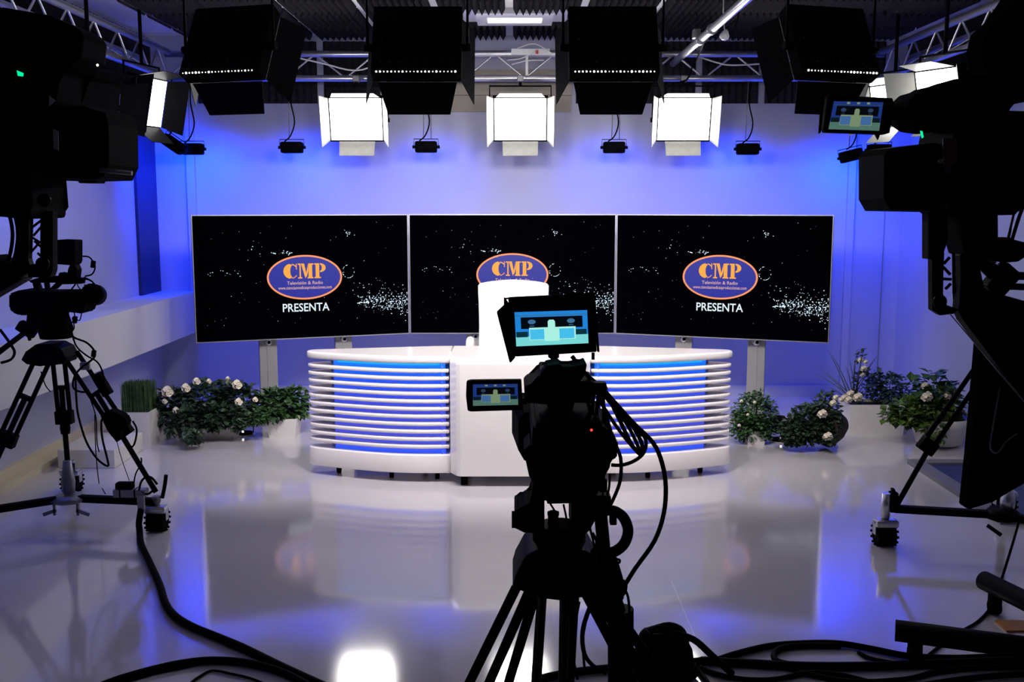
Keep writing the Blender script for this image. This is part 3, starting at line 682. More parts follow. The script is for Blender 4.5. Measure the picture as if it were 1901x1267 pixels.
# tipped pot with dark leaves and roses
t = bush('tipped_plant', 'dark leafy plant in a brown pot tipped on its side at right', 'plant', (bc(1515, 800, 6.8).x, 6.8),
     [(bc(1500, 788, 6.8), (.14, .13, .14), 1300), (bc(1532, 772, 6.78), (.10, .09, .17), 600), (bc(1475, 800, 6.75), (.10, .10, .10), 600), (bc(1540, 810, 6.7), (.05, .05, .06), 120)],
     [(1526, 768, 6.66, 1.1), (1546, 748, 6.7, .8), (1536, 810, 6.66, 1.1), (1551, 738, 6.7, .7)], leafm='ivy', lsize=.034)
c = bc(1545, 782, 6.85); MB().lathe([(.13, -.03), (.145, 0), (.135, .02), (.10, .09), (.05, .14)], (c.x - .04, 6.85, .15), (1, .2, .1), n=24).build('pot', M['soil'], t)
# white trough with strap leaves and white flowers
tx = bc(1613, 770, 7.35)
t = thing('strap_leaf_plant', 'spiky plant with arching leaves in a white trough at right', 'plant', (tx.x, 7.35, 0))
tray(t, bc(1570, 780, 7.35).x, bc(1668, 780, 7.35).x, 7.25, 7.47, 0, P(1600, 752, 7.25).z, .012)
m = MB(); rs_ = random.Random(2); b0 = P(1583, 742, 7.33)
for tip in ((1503, 675), (1502, 692), (1535, 650), (1540, 655), (1508, 712), (1576, 665), (1590, 655), (1586, 672), (1596, 700), (1634, 655), (1630, 660), (1650, 700), (1655, 712), (1570, 680), (1600, 660), (1605, 644), (1520, 690), (1640, 690)):
    e = P(tip[0], tip[1], 7.33 + rs_.uniform(-.2, .2)); s_ = b0 + Vector((rs_.uniform(-.03, .03), rs_.uniform(-.03, .03), -.02))
    mid = s_.lerp(e, .6) + Vector((0, 0, .06)); prev = None
    for k in range(9):
        t_ = k / 8; p = s_ * (1 - t_) ** 2 + mid * 2 * t_ * (1 - t_) + e * t_ * t_; w_ = .008 * (1 - t_ ** 2) + .001
        d = Vector((.7, .7, 0)) * w_; a, b_ = m.v(p - d), m.v(p + d)
        if prev: m.f([prev[0], prev[1], b_, a])
        prev = (a, b_)
m.build('strap_leaves', M['blade'], t, fix=False)
m = MB(); leaves(m, P(1603, 720, 7.35), (.07, .07, .16), 120, .04, rs_); leaves(m, P(1598, 660, 7.35), (.03, .03, .05), 40, .03, rs_); m.build('foliage', M['ivy'], t, fix=False)
for f_ in ((1567, 738, 7.3, .9), (1578, 731, 7.27, 1), (1592, 737, 7.25, 1.2), (1562, 742, 7.28, .8), (1603, 684, 7.3, .8), (1597, 668, 7.32, .7), (1601, 696, 7.3, .6), (1575, 742, 7.25, .9), (1607, 672, 7.3, .6)): rose(t, P(*f_[:3]), .028 * f_[3], 'white_flower')
bush('blue_green_plant', 'bluish green leafy plant behind the yellow green one at right', 'plant', (bc(1650, 760, 7.6).x, 7.6), [(P(1648, 725, 7.45), (.15, .14, .13), 420), (P(1625, 715, 7.45), (.06, .06, .12), 120), (P(1667, 738, 7.4), (.10, .10, .07), 140)], [], leafm='leafb', lsize=.04,
     pot=(P(1672, 760, 7.6).x, P(1700, 760, 7.6).x, 7.55, 7.7, 0, .16, .01))
px0 = P(1738, 800, 6.95).x
t = bush('leafy_plant', 'yellow green leafy plant with cream roses in a round white pot', 'plant', (px0, 6.95),
     [(P(1695, 765, 6.9), (.15, .12, .10), 420), (P(1740, 755, 6.95), (.17, .13, .14), 520), (P(1735, 795, 6.78), (.07, .05, .10), 110), (P(1660, 772, 6.9), (.09, .08, .04), 80)],
     [(1720, 736, 6.80, 1.3), (1716, 716, 6.9, .9), (1757, 735, 6.85, 1)], leafm='leafy', lsize=.055)
m = MB(); leaves(m, P(1738, 725, 6.95), (.14, .12, .10), 130, .07, rs_, ratio=.4)
for cc in ((1735, 690), (1742, 697), (1728, 695), (1690, 712), (1697, 706), (1755, 718), (1765, 728)): leaves(m, P(*cc, 6.95), (.012, .012, .012), 4, .075, rs_, ratio=.42)
stems(m, (px0, 6.95, .2), [P(1737, 700, 6.95), P(1694, 715, 6.95), P(1757, 722, 6.95)]); m.build('dark_leaves', M['leafg'], t, fix=False)
MB().lathe([(.10, .0), (.15, .02), (.19, .14), (.20, .20), (.185, .20), (.17, .15)], (px0 + .02, 6.95, 0), n=28).build('pot', M['pot'], t)
MB().cyl((px0 + .02, 6.95, .16), (px0 + .02, 6.95, .175), .175, n=24).build('soil', M['soil'], t)
# small floor lamps
for (x, y, lab) in ((455, 800, 'small black floor uplight between the roses and the ivy, left of the desk'), (1446, 812, 'small dark blue floor uplight between the plants, right of the desk')):
    f_ = F(x, y + 6); t = thing('floor_uplight', lab, 'spotlight', f_)
    f_ = Vector(f_); MB().cyl(f_, f_ + Vector((0, 0, .015)), .055, n=20).build('base', M['black'], t)
    MB().lathe([(.02, 0), (.048, .02), (.055, .10), (.05, .12)], f_ + Vector((0, .0, .05)), (0, .45, 1)).build('head', M['blackm'], t)
    MB().tube([f_ + Vector((-.06, 0, .01)), f_ + Vector((-.066, 0, .10)), f_ + Vector((.066, 0, .10)), f_ + Vector((.06, 0, .01))], .004, sub=1).build('bracket', M['black'], t)
    MB().box(f_ + Vector((0, -.058, .03)), (.012, .004, .012)).build('indicator', M['ledhub'], t)
# navy mat in grey frame at the right wall
t = thing('floor_mat', 'navy mat in a raised grey frame beside the right wall', 'mat', (2.9, 5.8, 0))
m = MB(); m.box((2.91, 6.38, .014), (.74, .09, .028)); m.box((2.91, 5.20, .014), (.74, .09, .028)); m.box((2.585, 5.79, .014), (.09, 1.09, .028)); m.box((3.235, 5.79, .014), (.09, 1.09, .028)); m.build('frame', M['matb'], t)
MB().box((2.91, 5.79, .008), (.56, 1.09, .016)).build('navy_panel', M['mat'], t)
o = MB().box((3.1, 4.55, .006), (.38, .55, .012)).build('navy_board', M['mat']); tag(o, 'dark navy board lying on the floor at the right edge', 'board')
o = MB().box((F(1890, 1165).x, F(1890, 1165).y, .004), (.14, .10, .008)).build('orange_tag', M['orange']); tag(o, 'small orange piece on the floor at the lower right edge', 'tag')
# ------------------------------------------------------------------ little pictures shown on camera monitors
pic_cols = dict(bright=[srgb(30, 130, 215), srgb(4, 8, 16), srgb(70, 190, 235), srgb(170, 240, 225), srgb(120, 215, 215), srgb(10, 50, 60), srgb(60, 110, 150)],
                dim=[srgb(25, 50, 120), srgb(4, 6, 12), srgb(60, 100, 150), srgb(115, 135, 105), srgb(75, 110, 100), srgb(10, 25, 30), srgb(40, 60, 90)])
pic_m = {k: [emi('monitor picture %s %d' % (k, i), c, 1) for i, c in enumerate(v)] for k, v in pic_cols.items()}
def picture(parent, TL, TR, BR, BL, kind, lights=False):
    """the studio seen on a small screen; unit square mapped on the four corners, facing the camera"""
    TL, TR, BR, BL = map(Vector, (TL, TR, BR, BL)); n = (TR - TL).cross(BL - TL).normalized()
    if n.y > 0: n = -n
    m = MB(); d = [0]
    def q(x0, y0, x1, y1, c, pts=None):
        m.mi = c; d[0] += 1; off = n * .00012 * d[0]
        pts = pts or [(x0, y0), (x1, y0), (x1, y1), (x0, y1)]
        m.f([m.v(TL.lerp(TR, x).lerp(BL.lerp(BR, x), y) + off) for x, y in pts])
    q(0, 0, 1, 1, 0); q(0, .72, 1, 1, 4); q(0, .1, 1, .13, 6)
    q(.08, .16, .93, .50, 1)
    for cx_ in (.23, .77): q(0, 0, 0, 0, 6, [(cx_ + .055 * math.cos(a), .30 + .07 * math.sin(a)) for a in [2 * math.pi * k / 14 for k in range(14)]]); q(cx_ - .03, .41, cx_ + .03, .43, 6)
    q(.01, .58, .17, .74, 5); q(.83, .56, .98, .72, 5)
    q(.19, .47, .83, .84, 3); q(.20, .52, .395, .82, 2); q(.605, .52, .81, .82, 2); q(.2, .84, .82, .87, 4); q(.40, .50, .60, .88, 3)
    q(0, 0, 0, 0, 3, [(.45, .50), (.45, .30), (.47, .25), (.53, .25), (.55, .30), (.55, .50)])
    if lights:
        for cx_ in (.3, .5, .7): q(cx_ - .03, .02, cx_ + .03, .09, 3)
    m.build('screen_picture', pic_m[kind], parent, fix=False)
BK, BM_ = M['black'], M['blackm']
def tripod(t, hub, feet, r=.013, spread=.035, split=.55, collar=True):
    """twin-tube upper legs, single lower tube; parts of t"""
    hub = Vector(hub)
    for f_ in feet:
        f_ = Vector(f_); d = (f_ - hub); dn = d.normalized(); side = dn.cross(Vector((0, 0, 1))).normalized() * spread
        out = Vector((d.x, d.y, 0)).normalized() * .05; top = hub + out; k = top.lerp(f_, split)
        m = MB()
        for s_ in (-1, 1): m.cyl(top + side * s_, k + side * s_ * .8, r, n=10)
        m.cyl(top.lerp(f_, split * .45), f_, r * .85, n=10)
        m.box(k, (spread * 2.5, .045, .06), Matrix.Rotation(math.atan2(side.y, side.x), 3, 'Z'), .006)
        m.box(top + dn * .01, (spread * 2.4, .04, .06), Matrix.Rotation(math.atan2(side.y, side.x), 3, 'Z'), .006)
        m.box(top.lerp(f_, split * .45), (spread * 2.2, .03, .02), Matrix.Rotation(math.atan2(side.y, side.x), 3, 'Z'))
        l = m.build('tripod_leg', BM_, t)
        MB().lathe([(.018, 0), (.02, .03), (.012, .05)], f_ + Vector((0, 0, 0.0))).build('foot', M['rubber'], l)
# ================================================================== centre camera on its tripod
YC = 1.85
hub = P(1040, 1062, YC); cx0 = hub.x
t = thing('tripod', 'black tripod carrying the camera in the middle foreground', 'tripod', (cx0, YC, 0))
def ground(a, b_):
    d = (b_ - a); return a + d * (a.z / -d.z)
for tubes, dy in (([(958, 1092, 868, 1275), (980, 1104, 905, 1275), (992, 1110, 942, 1275)], .05), ([(1006, 1108, 995, 1275), (1048, 1108, 1046, 1275), (1066, 1108, 1056, 1275)], -.12), ([(1086, 1100, 1178, 1275), (1104, 1104, 1212, 1275), (1112, 1090, 1240, 1275)], .08)):
    m = MB(); ends = []
    for q in tubes:
        a = P(q[0], q[1], YC); e = ground(a, P(q[2], q[3], YC + dy)); m.cyl(a, e, .0095, n=12); ends.append((a, e))
    a, e = ends[1]; b_, f_ = ends[0]; m.cyl(a.lerp(e, .36), b_.lerp(f_, .36), .012); m.cyl(a.lerp(e, .75), b_.lerp(f_, .75), .012)
    if dy < 0: c_, g_ = a.lerp(b_, .5), e.lerp(f_, .5); m.cyl(c_.lerp(g_, .36), g_, .011, n=12)
    l = m.build('tripod_leg', BM_, t); mid = ends[1][1]
    MB().lathe([(.03, 0), (.03, .02), (.014, .04)], (mid.x, mid.y, 0)).build('foot', M['rubber'], l)
def pxc(name, pts, Y, th, mt, root, bev=0):
    m = MB(); m.px(pts, Y, th)
    if bev: bmesh.ops.bevel(m.bm, geom=list(m.bm.edges), offset=bev, segments=2, affect='EDGES', profile=.6)
    return m.build(name, mt, root)
pxc('bowl_shoulder', [(990, 1025), (1005, 1022), (1020, 1035), (1062, 1035), (1080, 1022), (1098, 1030), (1112, 1055), (1122, 1085), (1105, 1108), (1062, 1112), (1040, 1117), (1014, 1114), (985, 1105), (950, 1092), (957, 1070), (974, 1036)], YC - .07, .14, BM_, t, .006)
c = P(1038, 1030, YC); MB().lathe([(.048, -.05), (.052, 0), (.046, .02)], c, n=24).build('bowl', BM_, t)
m = MB(); a = P(1152, 1130, YC + .1); b_ = Vector((a.x + .015, a.y, .02)); m.cyl(a, b_, .026); m.build('centre_column', BM_, t)
# fluid head
t = thing('fluid_head', 'black fluid head between centre tripod and camera', 'tripod head', P(1038, 1025, YC))
m = MB(); m.lathe([(.045, -.06), (.05, -.03), (.05, .0), (.04, .012)], P(1038, 985, YC), n=24); m.build('pan_base', BM_, t)
pxc('tilt_housing', [(955, 948), (968, 946), (975, 938), (988, 935), (988, 905), (994, 898), (1011, 905), (1011, 990), (995, 994), (975, 986), (955, 983)], YC - .05, .10, BK, t, .004)
pxc('tilt_housing', [(1061, 925), (1100, 925), (1128, 928), (1135, 958), (1100, 965), (1098, 984), (1086, 994), (1061, 990)], YC - .05, .10, BK, t, .004)
m = MB(); m.cyl(P(1027, 980, YC), P(1027, 958, YC), .010); m.lathe([(.011, 0), (.011, .006), (.007, .008)], P(1027, 957, YC)); m.build('lock_knob', BM_, t)
m = MB(); m.cyl(P(950, 965, YC), P(957, 965, YC), .016, n=16); m.build('drag_knob', BM_, t)
m = MB(); m.cyl(P(1112, 925, YC - .05), P(1124, 1050, YC - .05), .012); m.box(P(1118, 930, YC - .05), (.03, .03, .025), bev=.004); m.build('handle_rod', BM_, t)
m = MB(); m.tube([P(1128, 948, YC - .06), P(1143, 950, YC - .08), P(1158, 962, YC - .1), P(1166, 985, YC - .12), P(1160, 1008, YC - .12), P(1146, 1022, YC - .12), P(1133, 1027, YC - .12)], .0095, n=10); m.build('pan_handle', M['rubber'], t)
MB().box(P(1138, 958, YC - .08), (.012, .02, .03), bev=.002).build('handle_clamp', BM_, t)
# camcorder
t = thing('video_camera', 'black camcorder on the centre tripod with a red light at its back', 'camera', P(1055, 937, YC))
m = MB(); Y1 = YC - .13
body = [(990, 792), (1010, 784), (1108, 784), (1122, 790), (1130, 806), (1147, 818), (1150, 842), (1140, 858), (1126, 866), (1118, 880), (1108, 925), (1096, 936), (1010, 938), (1000, 905), (991, 860), (987, 825)]
m.px(body, Y1, .26); bmesh.ops.bevel(m.bm, geom=list(m.bm.edges), offset=.006, segments=2, affect='EDGES'); m.build('body', BK, t)
c = P(1055, 868, Y1 + .26); m = MB(); m.lathe([(.055, 0), (.058, .05), (.052, .07), (.052, .12)], c, (0, 1, .0), n=24); m.build('lens_barrel', BM_, t)
hd = [(973, 766), (1084, 766), (1095, 780), (1097, 850), (1084, 861), (985, 861), (973, 855), (962, 836), (962, 783)]
cy = P(1055, 868, 2.1)
m = MB(); q = [P(x, y, 2.02) for x, y in hd]; q2 = [c_ + Vector(((c_.x - cy.x) * .12, .13, (c_.z - cy.z) * .12)) for c_ in q]; n_ = len(q)
A = [m.v(p) for p in q]; B = [m.v(p) for p in q2]; C2 = [m.v(p.lerp(Vector((cy.x, p.y, cy.z)), .06)) for p in q2]
for i in range(n_): m.f([A[i], A[(i + 1) % n_], B[(i + 1) % n_], B[i]]); m.f([B[i], B[(i + 1) % n_], C2[(i + 1) % n_], C2[i]])
m.f(A[::-1]); m.f(C2); m.build('lens_hood', BK, t)
pxc('side_grip', [(972, 838), (984, 826), (992, 830), (996, 870), (1000, 905), (992, 900), (982, 885)], YC - .02, .10, BK, t, .003)
pxc('handle_post', [(1012, 745), (1068, 745), (1062, 765), (1058, 790), (1026, 790), (1020, 765)], YC - .03, .06, BK, t, .003)
pxc('carry_handle', [(973, 722), (980, 715), (994, 710), (1003, 700), (1004, 690), (1014, 690), (1050, 708), (1104, 710), (1106, 744), (1098, 750), (1064, 748), (1018, 752), (975, 749)], YC - .05, .12, BK, t, .004)
pxc('eyecup', [(1014, 680), (1040, 676), (1043, 685), (1060, 685), (1078, 681), (1086, 675), (1090, 677), (1087, 694), (1080, 706), (1064, 716), (1045, 726), (1020, 730), (1006, 716), (1001, 702), (1004, 692), (1012, 688)], YC - .10, .07, M['rubber'], t, .003)
MB().ball(P(1098, 799, Y1 - .001), .0022, 8).build('tally_light', M['redled'], t)
MB().ball(P(1062, 864, Y1 - .02), .03, 12, (1, .5, 1.2)).build('battery', BK, t)
# flip-out lcd
m = MB(); m.px([(866, 709), (874, 707), (968, 706), (971, 762), (874, 765), (868, 763), (865, 735)], YC - .02, .016); bmesh.ops.bevel(m.bm, geom=list(m.bm.edges), offset=.0015, segments=1, affect='EDGES'); lcd = m.build('flip_screen', BK, t)
picture(lcd, P(878, 714, YC - .022), P(961, 713, YC - .022), P(962, 752, YC - .022), P(878, 754, YC - .022), 'dim', True)
MB().cyl(P(970, 745, YC - .01), P(978, 745, YC - .01), .006).build('hinge', BM_, lcd)
# field monitor with hood
t = thing('field_monitor', 'hooded monitor on the centre camera showing the desk brightly', 'monitor', P(1028, 664, YC))
m = MB(); m.px([(943, 554), (1102, 547), (1108, 654), (956, 663)], YC, .03); bmesh.ops.bevel(m.bm, geom=list(m.bm.edges), offset=.002, segments=1, affect='EDGES'); m.build('casing', BK, t)
picture(t, P(955, 580, YC - .002), P(1090, 576, YC - .002), P(1092.5, 637.5, YC - .002), P(958.5, 643.5, YC - .002), 'bright')
Yh = YC - .07
m = MB(); m.plate(P(941, 553, YC + .02), P(1100, 546, YC + .02), P(1101, 544, Yh), P(938, 553, Yh), .003); m.build('hood_top', M['cloth'], t)
m = MB(); m.plate(P(944, 562, YC + .01), P(957, 664, YC + .01), P(949, 673, Yh), P(925, 580, Yh), .003); m.plate(P(944, 562, YC + .01), P(925, 580, Yh), P(938, 570, Yh), P(938, 553, Yh), .003); m.build('hood_side', M['cloth'], t)
m = MB(); m.plate(P(1108, 652, YC + .01), P(1101, 548, YC + .01), P(1101, 544, Yh), P(1110, 654, Yh), .003); m.build('hood_side', M['cloth'], t)
m = MB(); m.px([(1018, 655), (1038, 655), (1038, 664), (1032, 668), (1031, 676), (1025, 676), (1024, 668), (1018, 664)], YC - .0, .02); m.ball(P(1028, 672, YC + .01), .008, 10); m.build('ball_mount', BM_, t)
MB().cyl(P(1101, 655, YC), P(1101, 668, YC), .003).build('catch', BM_, t)
# looped camera cables
t = thing('cable_bundle', 'looped black cables hanging from the right side of the centre camera', 'cable', P(1110, 750, YC))
yb = YC - .02
loops = [[(1062, 662), (1085, 692), (1110, 715), (1122, 725), (1150, 780), (1175, 830), (1192, 838), (1188, 815), (1160, 770), (1128, 735), (1112, 720)],
         [(1108, 718), (1130, 745), (1165, 790), (1188, 838), (1184, 841), (1150, 800), (1120, 755), (1108, 735)],
         [(1118, 722), (1150, 765), (1178, 795), (1198, 815), (1196, 840), (1178, 856), (1155, 864), (1135, 864)],
         [(1112, 716), (1125, 770), (1140, 820), (1152, 850), (1152, 890), (1142, 920), (1130, 945)],
         [(1105, 720), (1100, 760), (1108, 790), (1118, 810)], [(1112, 724), (1108, 770), (1112, 800)], [(1100, 722), (1092, 745), (1098, 775), (1094, 790)],
         [(1120, 735), (1122, 790), (1128, 830), (1120, 860)]]
for k, L in enumerate(loops):
    MB().tube([P(x, y, yb - .006 * k + .004 * (i % 3)) for i, (x, y) in enumerate(L)], .0034 if k else .0040, n=7).build('cable', M['rubber'], t)
MB().lathe([(.012, -.01), (.016, 0), (.012, .012)], P(1112, 722, yb - .02)).build('cable_tie', M['rubber'], t)
o = MB().tube([P(1124, 728, yb), P(1175, 785, yb), P(1212, 822, yb), P(1229, 860, yb), P(1236, 905, yb), P(1232, 955, yb), P(1215, 1005, yb), P(1180, 1055, yb), P(1163, 1082, yb), P(1150, 1100, yb + .05)], .0042, n=8).build('long_cable', M['rubber'])
tag(o, 'single long cable arcing from the centre camera down to its tripod', 'cable')
t = thing('hanging_wires', 'thin wires and small plug below the right side of the centre camera', 'cable', P(1118, 880, YC - .03))
for L, r_ in (([(1128, 860), (1112, 900), (1100, 925)], .003), ([(1122, 870), (1120, 905), (1118, 940)], .0022), ([(1132, 880), (1130, 910), (1120, 935)], .0022), ([(1117, 985), (1126, 1010), (1138, 1035), (1150, 1040), (1148, 1046), (1135, 1040)], .0024), ([(1100, 990), (1108, 1010), (1096, 1030)], .003), ([(1095, 980), (1104, 1020), (1100, 1050)], .0022)):
    MB().tube([P(x, y, YC - .05) for x, y in L], r_, n=6).build('wire', M['rubber'], t)
MB().box(P(1120, 902, YC - .05), (.014, .012, .024), bev=.003).build('inline_plug', BK, t)
for L in ([(1021, 935), (1030, 950), (1032, 962)], [(1046, 937), (1050, 955), (1054, 978)]): MB().tube([P(x, y, YC - .01) for x, y in L], .002, n=6).build('wire', M['rubber'], t)
for L, r_ in (([(1075, 1118), (1066, 1170), (1064, 1220), (1072, 1262)], .003), ([(1098, 1120), (1082, 1170), (1085, 1215), (1105, 1240), (1125, 1250)], .0045), ([(1092, 1135), (1082, 1190), (1086, 1250)], .0025), ([(1155, 1085), (1166, 1110), (1168, 1150), (1162, 1200)], .0026)):
    MB().tube([P(x, y, YC + .0) for x, y in L], r_, n=6).build('wire', M['rubber'], t)
t = thing('accessory_pouch', 'black pouch strapped to the right side of the centre tripod', 'bag', P(1130, 1130, YC + .02))
pxc('pouch_body', [(1104, 1048), (1130, 1042), (1150, 1058), (1158, 1075), (1156, 1092), (1160, 1112), (1148, 1128), (1136, 1136), (1115, 1128), (1100, 1100)], YC - .04, .10, M['cloth'], t, .006)
MB().box(P(1130, 1110, YC + .0), (.055, .09, .02), Euler((0, R(35), 0)), .003).build('strap', M['cloth'], t)
MB().tube([P(1156, 1078, YC - .02), P(1162, 1084, YC - .04), P(1160, 1100, YC - .04), P(1150, 1112, YC - .04)], .003).build('buckle_loop', M['rubber'], t)
# ================================================================== left camera on a wheeled tripod (further away)
def caster(root, f_, lean=0):
    f_ = Vector(f_); m = MB(); m.cyl(f_ + Vector((-.042, 0, .055)), f_ + Vector((-.010, 0, .055)), .055, n=20); m.cyl(f_ + Vector((.010, 0, .055)), f_ + Vector((.042, 0, .055)), .055, n=20)
    for k in range(12):
        a = 2 * math.pi * k / 12; m.box(f_ + Vector((0, .054 * math.cos(a), .055 + .054 * math.sin(a) * .98)), (.10, .010, .010))
    m.build('wheel', M['rubber'], root)
    m = MB(); m.box(f_ + Vector((0, -.01, .115)), (.11, .07, .035), bev=.012); m.box(f_ + Vector((-.050, 0, .085)), (.006, .04, .06), bev=.002); m.box(f_ + Vector((.050, 0, .085)), (.006, .04, .06), bev=.002); m.build('caster_fork', M['alu'], root)
    m = MB(); m.cyl(f_ + Vector((0, 0, .13)), f_ + Vector((0, 0, .165)), .018); m.box(f_ + Vector((-.045, -.01, .115)), (.03, .02, .008), Euler((0, R(25), 0))); m.build('caster_stem', M['grey'], root)
def dolly_arm(root, a, b_, r=.022):
    a, b_ = Vector(a), Vector(b_); d = b_ - a; L = d.length; m = MB()
    m.box((a + b_) / 2, (L, .04, .035), Matrix.Rotation(math.atan2(d.y, d.x), 3, 'Z'), .004); m.build('dolly_arm', BM_, root)
YL = 5.13
fc = F(293, 985); hubL = P(106, 652, YL); dc = P(128, 925, YL)
t = thing('dolly_tripod', 'black tripod on a three-armed wheeled dolly at left', 'tripod', (dc.x, YL, 0))
cR = Vector((fc.x, fc.y, 0)); cL = Vector((F(-60, 1010).x, F(-60, 1010).y, 0)); cB = Vector((dc.x - .27, YL + .66, 0)); zA = dc.z
dolly_arm(t, (dc.x, YL, zA), cR + Vector((0, 0, zA))); dolly_arm(t, (dc.x, YL, zA), cL + Vector((0, 0, zA))); dolly_arm(t, (dc.x, YL, zA), cB + Vector((0, 0, zA)))
for c_ in (cR, cL, cB):
    caster(t, c_); MB().cyl(c_ + Vector((0, 0, .15)), c_ + Vector((0, 0, zA + .03)), .022).build('socket', M['grey'], t)
m = MB(); m.lathe([(.09, -.015), (.10, 0), (.06, .02)], (dc.x, YL, zA), n=8)
for s_ in (-1, 1): m.box((dc.x + s_ * .06, YL - .04, zA - .05), (.012, .012, .06)); m.box((dc.x + s_ * .085, YL - .04, zA - .065), (.07, .012, .018), Euler((0, R(-s_ * -20), 0)))
m.build('dolly_hub', M['grey'], t)
lf = P(0, 850, 4.95)
def twinleg(root, top, knee, foot, sp=.035, r=.012):
    top, knee, foot = map(Vector, (top, knee, foot)); d = (knee - top).normalized(); side = d.cross(Vector((0, 1, 0))).normalized() * sp; m = MB()
    for s_ in (-1, 1): m.cyl(top + side * s_, knee + side * s_, r, n=10)
    m.cyl(top.lerp(knee, .5), foot, r * 1.15, n=10); m.box(knee, (sp * 2.8, .05, .07), Matrix.Rotation(math.atan2(-d.x, -d.z), 3, 'Y'), .006); m.box(top.lerp(knee, .5), (sp * 2.2, .03, .02), Matrix.Rotation(math.atan2(-d.x, -d.z), 3, 'Y'))
    l = m.build('tripod_leg', BM_, root); return l
twinleg(t, P(82, 662, YL - .05), P(12, 815, 5.0), P(-50, 950, 4.85))
l = twinleg(t, P(108, 664, YL), P(120, 775, YL + .01), P(128, 890, YL + .02), .03)
MB().lathe([(.022, 0), (.026, .03), (.022, .06)], P(121, 795, YL + .01) - Vector((0, 0, .03)), (0, 0, 1)).build('leg_clamp', BM_, l)
MB().lathe([(.030, 0), (.034, .06), (.020, .17)], P(128, 915, YL + .0), (0, 0, 1)).build('leg_shoe', M['grey'], t)
twinleg(t, P(132, 660, YL - .02), P(226, 800, YL - .06), cR + Vector((0, 0, zA + .05)))
pxc('bowl_shoulder', [(82, 640), (92, 632), (122, 632), (138, 640), (148, 658), (142, 668), (120, 668), (100, 672), (76, 668), (66, 660), (74, 645)], YL - .08, .16, BM_, t, .006)
MB().tube([cR + Vector((.03, 0, zA + .02)), cR + Vector((.045, 0, zA + .08)), cR + Vector((.055, 0, zA + .14))], .010).build('brake_lever', BM_, t)
o_ = thing('fluid_head', 'black fluid head between the left wheeled tripod and its camera', 'tripod head', P(104, 633, YL))
m = MB(); m.lathe([(.075, 0), (.085, .05), (.075, .09), (.06, .14)], P(104, 628, YL), n=20); m.px([(74, 580), (128, 578), (130, 596), (124, 606), (84, 606), (72, 596)], YL - .07, .14); m.build('head_body', BK, o_)
m = MB(); a, b_ = P(80, 592, YL - .1), P(-12, 662, YL - .45); m.cyl(a, b_, .013); m.build('pan_bar', BM_, o_)
m = MB(); p = P(50, 612, YL - .22); m.box(p, (.09, .05, .05), Euler((0, R(35), 0)), .008); m.cyl(p, p + Vector((.02, -.02, -.05)), .008); m.build('bar_clamp', BM_, o_)
t = thing('video_camera', 'black camera with a small monitor on top of the left wheeled tripod', 'camera', P(112, 578, YL))
m = MB(); m.px([(44, 541), (63, 534), (111, 537), (150, 540), (170, 536), (178, 536), (182, 545), (182, 556), (179, 560), (177, 577), (150, 574), (126, 573), (124, 579), (63, 580), (50, 575), (44, 567)], YL - .09, .16); bmesh.ops.bevel(m.bm, geom=list(m.bm.edges), offset=.008, segments=2, affect='EDGES'); m.build('body', BK, t)
m = MB(); m.px([(62, 520), (88, 512), (126, 512), (160, 516), (158, 526), (120, 527), (112, 524), (66, 524)], YL - .03, .05); m.px([(66, 521), (74, 521), (80, 537), (70, 537)], YL - .03, .04); m.px([(88, 522), (92, 522), (94, 537), (90, 537)], YL - .03, .04); m.px([(112, 522), (122, 522), (108, 536), (98, 536)], YL - .03, .04); m.build('carry_handle', BK, t)
MB().cyl(P(170, 545, YL - .1), P(178, 548, YL + .22), .05, .055, n=18).build('lens', BK, t)
m = MB(); m.px([(109, 446), (126, 444), (154, 445), (154, 485), (150, 491), (109, 488)], YL - .06, .10); bmesh.ops.bevel(m.bm, geom=list(m.bm.edges), offset=.005, segments=1, affect='EDGES'); m.build('top_monitor', BK, t)
m = MB(); m.px([(140, 489), (147, 489), (152, 500), (150, 516), (134, 514), (136, 498)], YL - .03, .06); m.px([(120, 505), (135, 508), (133, 514), (117, 512)], YL - .04, .06); m.build('monitor_mount', BK, t)
t = thing('camera_cables', 'tangle of thin black cables around the camera on the left wheeled tripod', 'cable', P(160, 560, YL - .1))
for L, r_ in (([(154, 476), (166, 478), (175, 490), (176, 500), (170, 510), (158, 513)], .004), ([(156, 515), (170, 522), (176, 530), (181, 536)], .004), ([(150, 518), (164, 520), (176, 527)], .003), ([(140, 528), (132, 538), (126, 540)], .004), ([(143, 528), (148, 536), (156, 541)], .003), ([(157, 528), (158, 540)], .003), ([(165, 528), (167, 538)], .003),
              ([(137, 575), (140, 590), (148, 595), (152, 578)], .003), ([(134, 590), (138, 608), (133, 616), (135, 604)], .003),
              ([(118, 600), (135, 625), (160, 636), (174, 650), (176, 662), (166, 672), (150, 684), (138, 700), (136, 720), (150, 728), (165, 727)], .0055),
              ([(130, 600), (140, 640), (160, 660), (180, 672), (190, 690), (194, 715), (190, 722)], .0045),
              ([(140, 700), (142, 745), (146, 775), (160, 820), (180, 852), (200, 866), (199, 852), (190, 815), (188, 785), (192, 775)], .0055),
              ([(0, 612), (20, 640), (27, 655), (20, 668), (2, 674)], .007), ([(76, 690), (84, 715), (94, 728)], .003), ([(168, 742), (178, 775), (180, 820), (184, 840)], .003),
              ([(226, 815), (246, 830), (254, 800), (246, 782)], .005)):
    MB().tube([P(x, y, YL - .13) for x, y in L], r_, n=6).build('cable', M['rubber'], t)
for x, y in ((173, 491), (174, 657), (139, 594)): MB().box(P(x, y, YL - .13), (.02, .02, .035), Euler((0, R(10), 0)), .004).build('ferrite', M['rubber'], t)
t = thing('strapped_box', 'black power box strapped to the right leg of the left tripod', 'box', P(222, 785, YL - .15))
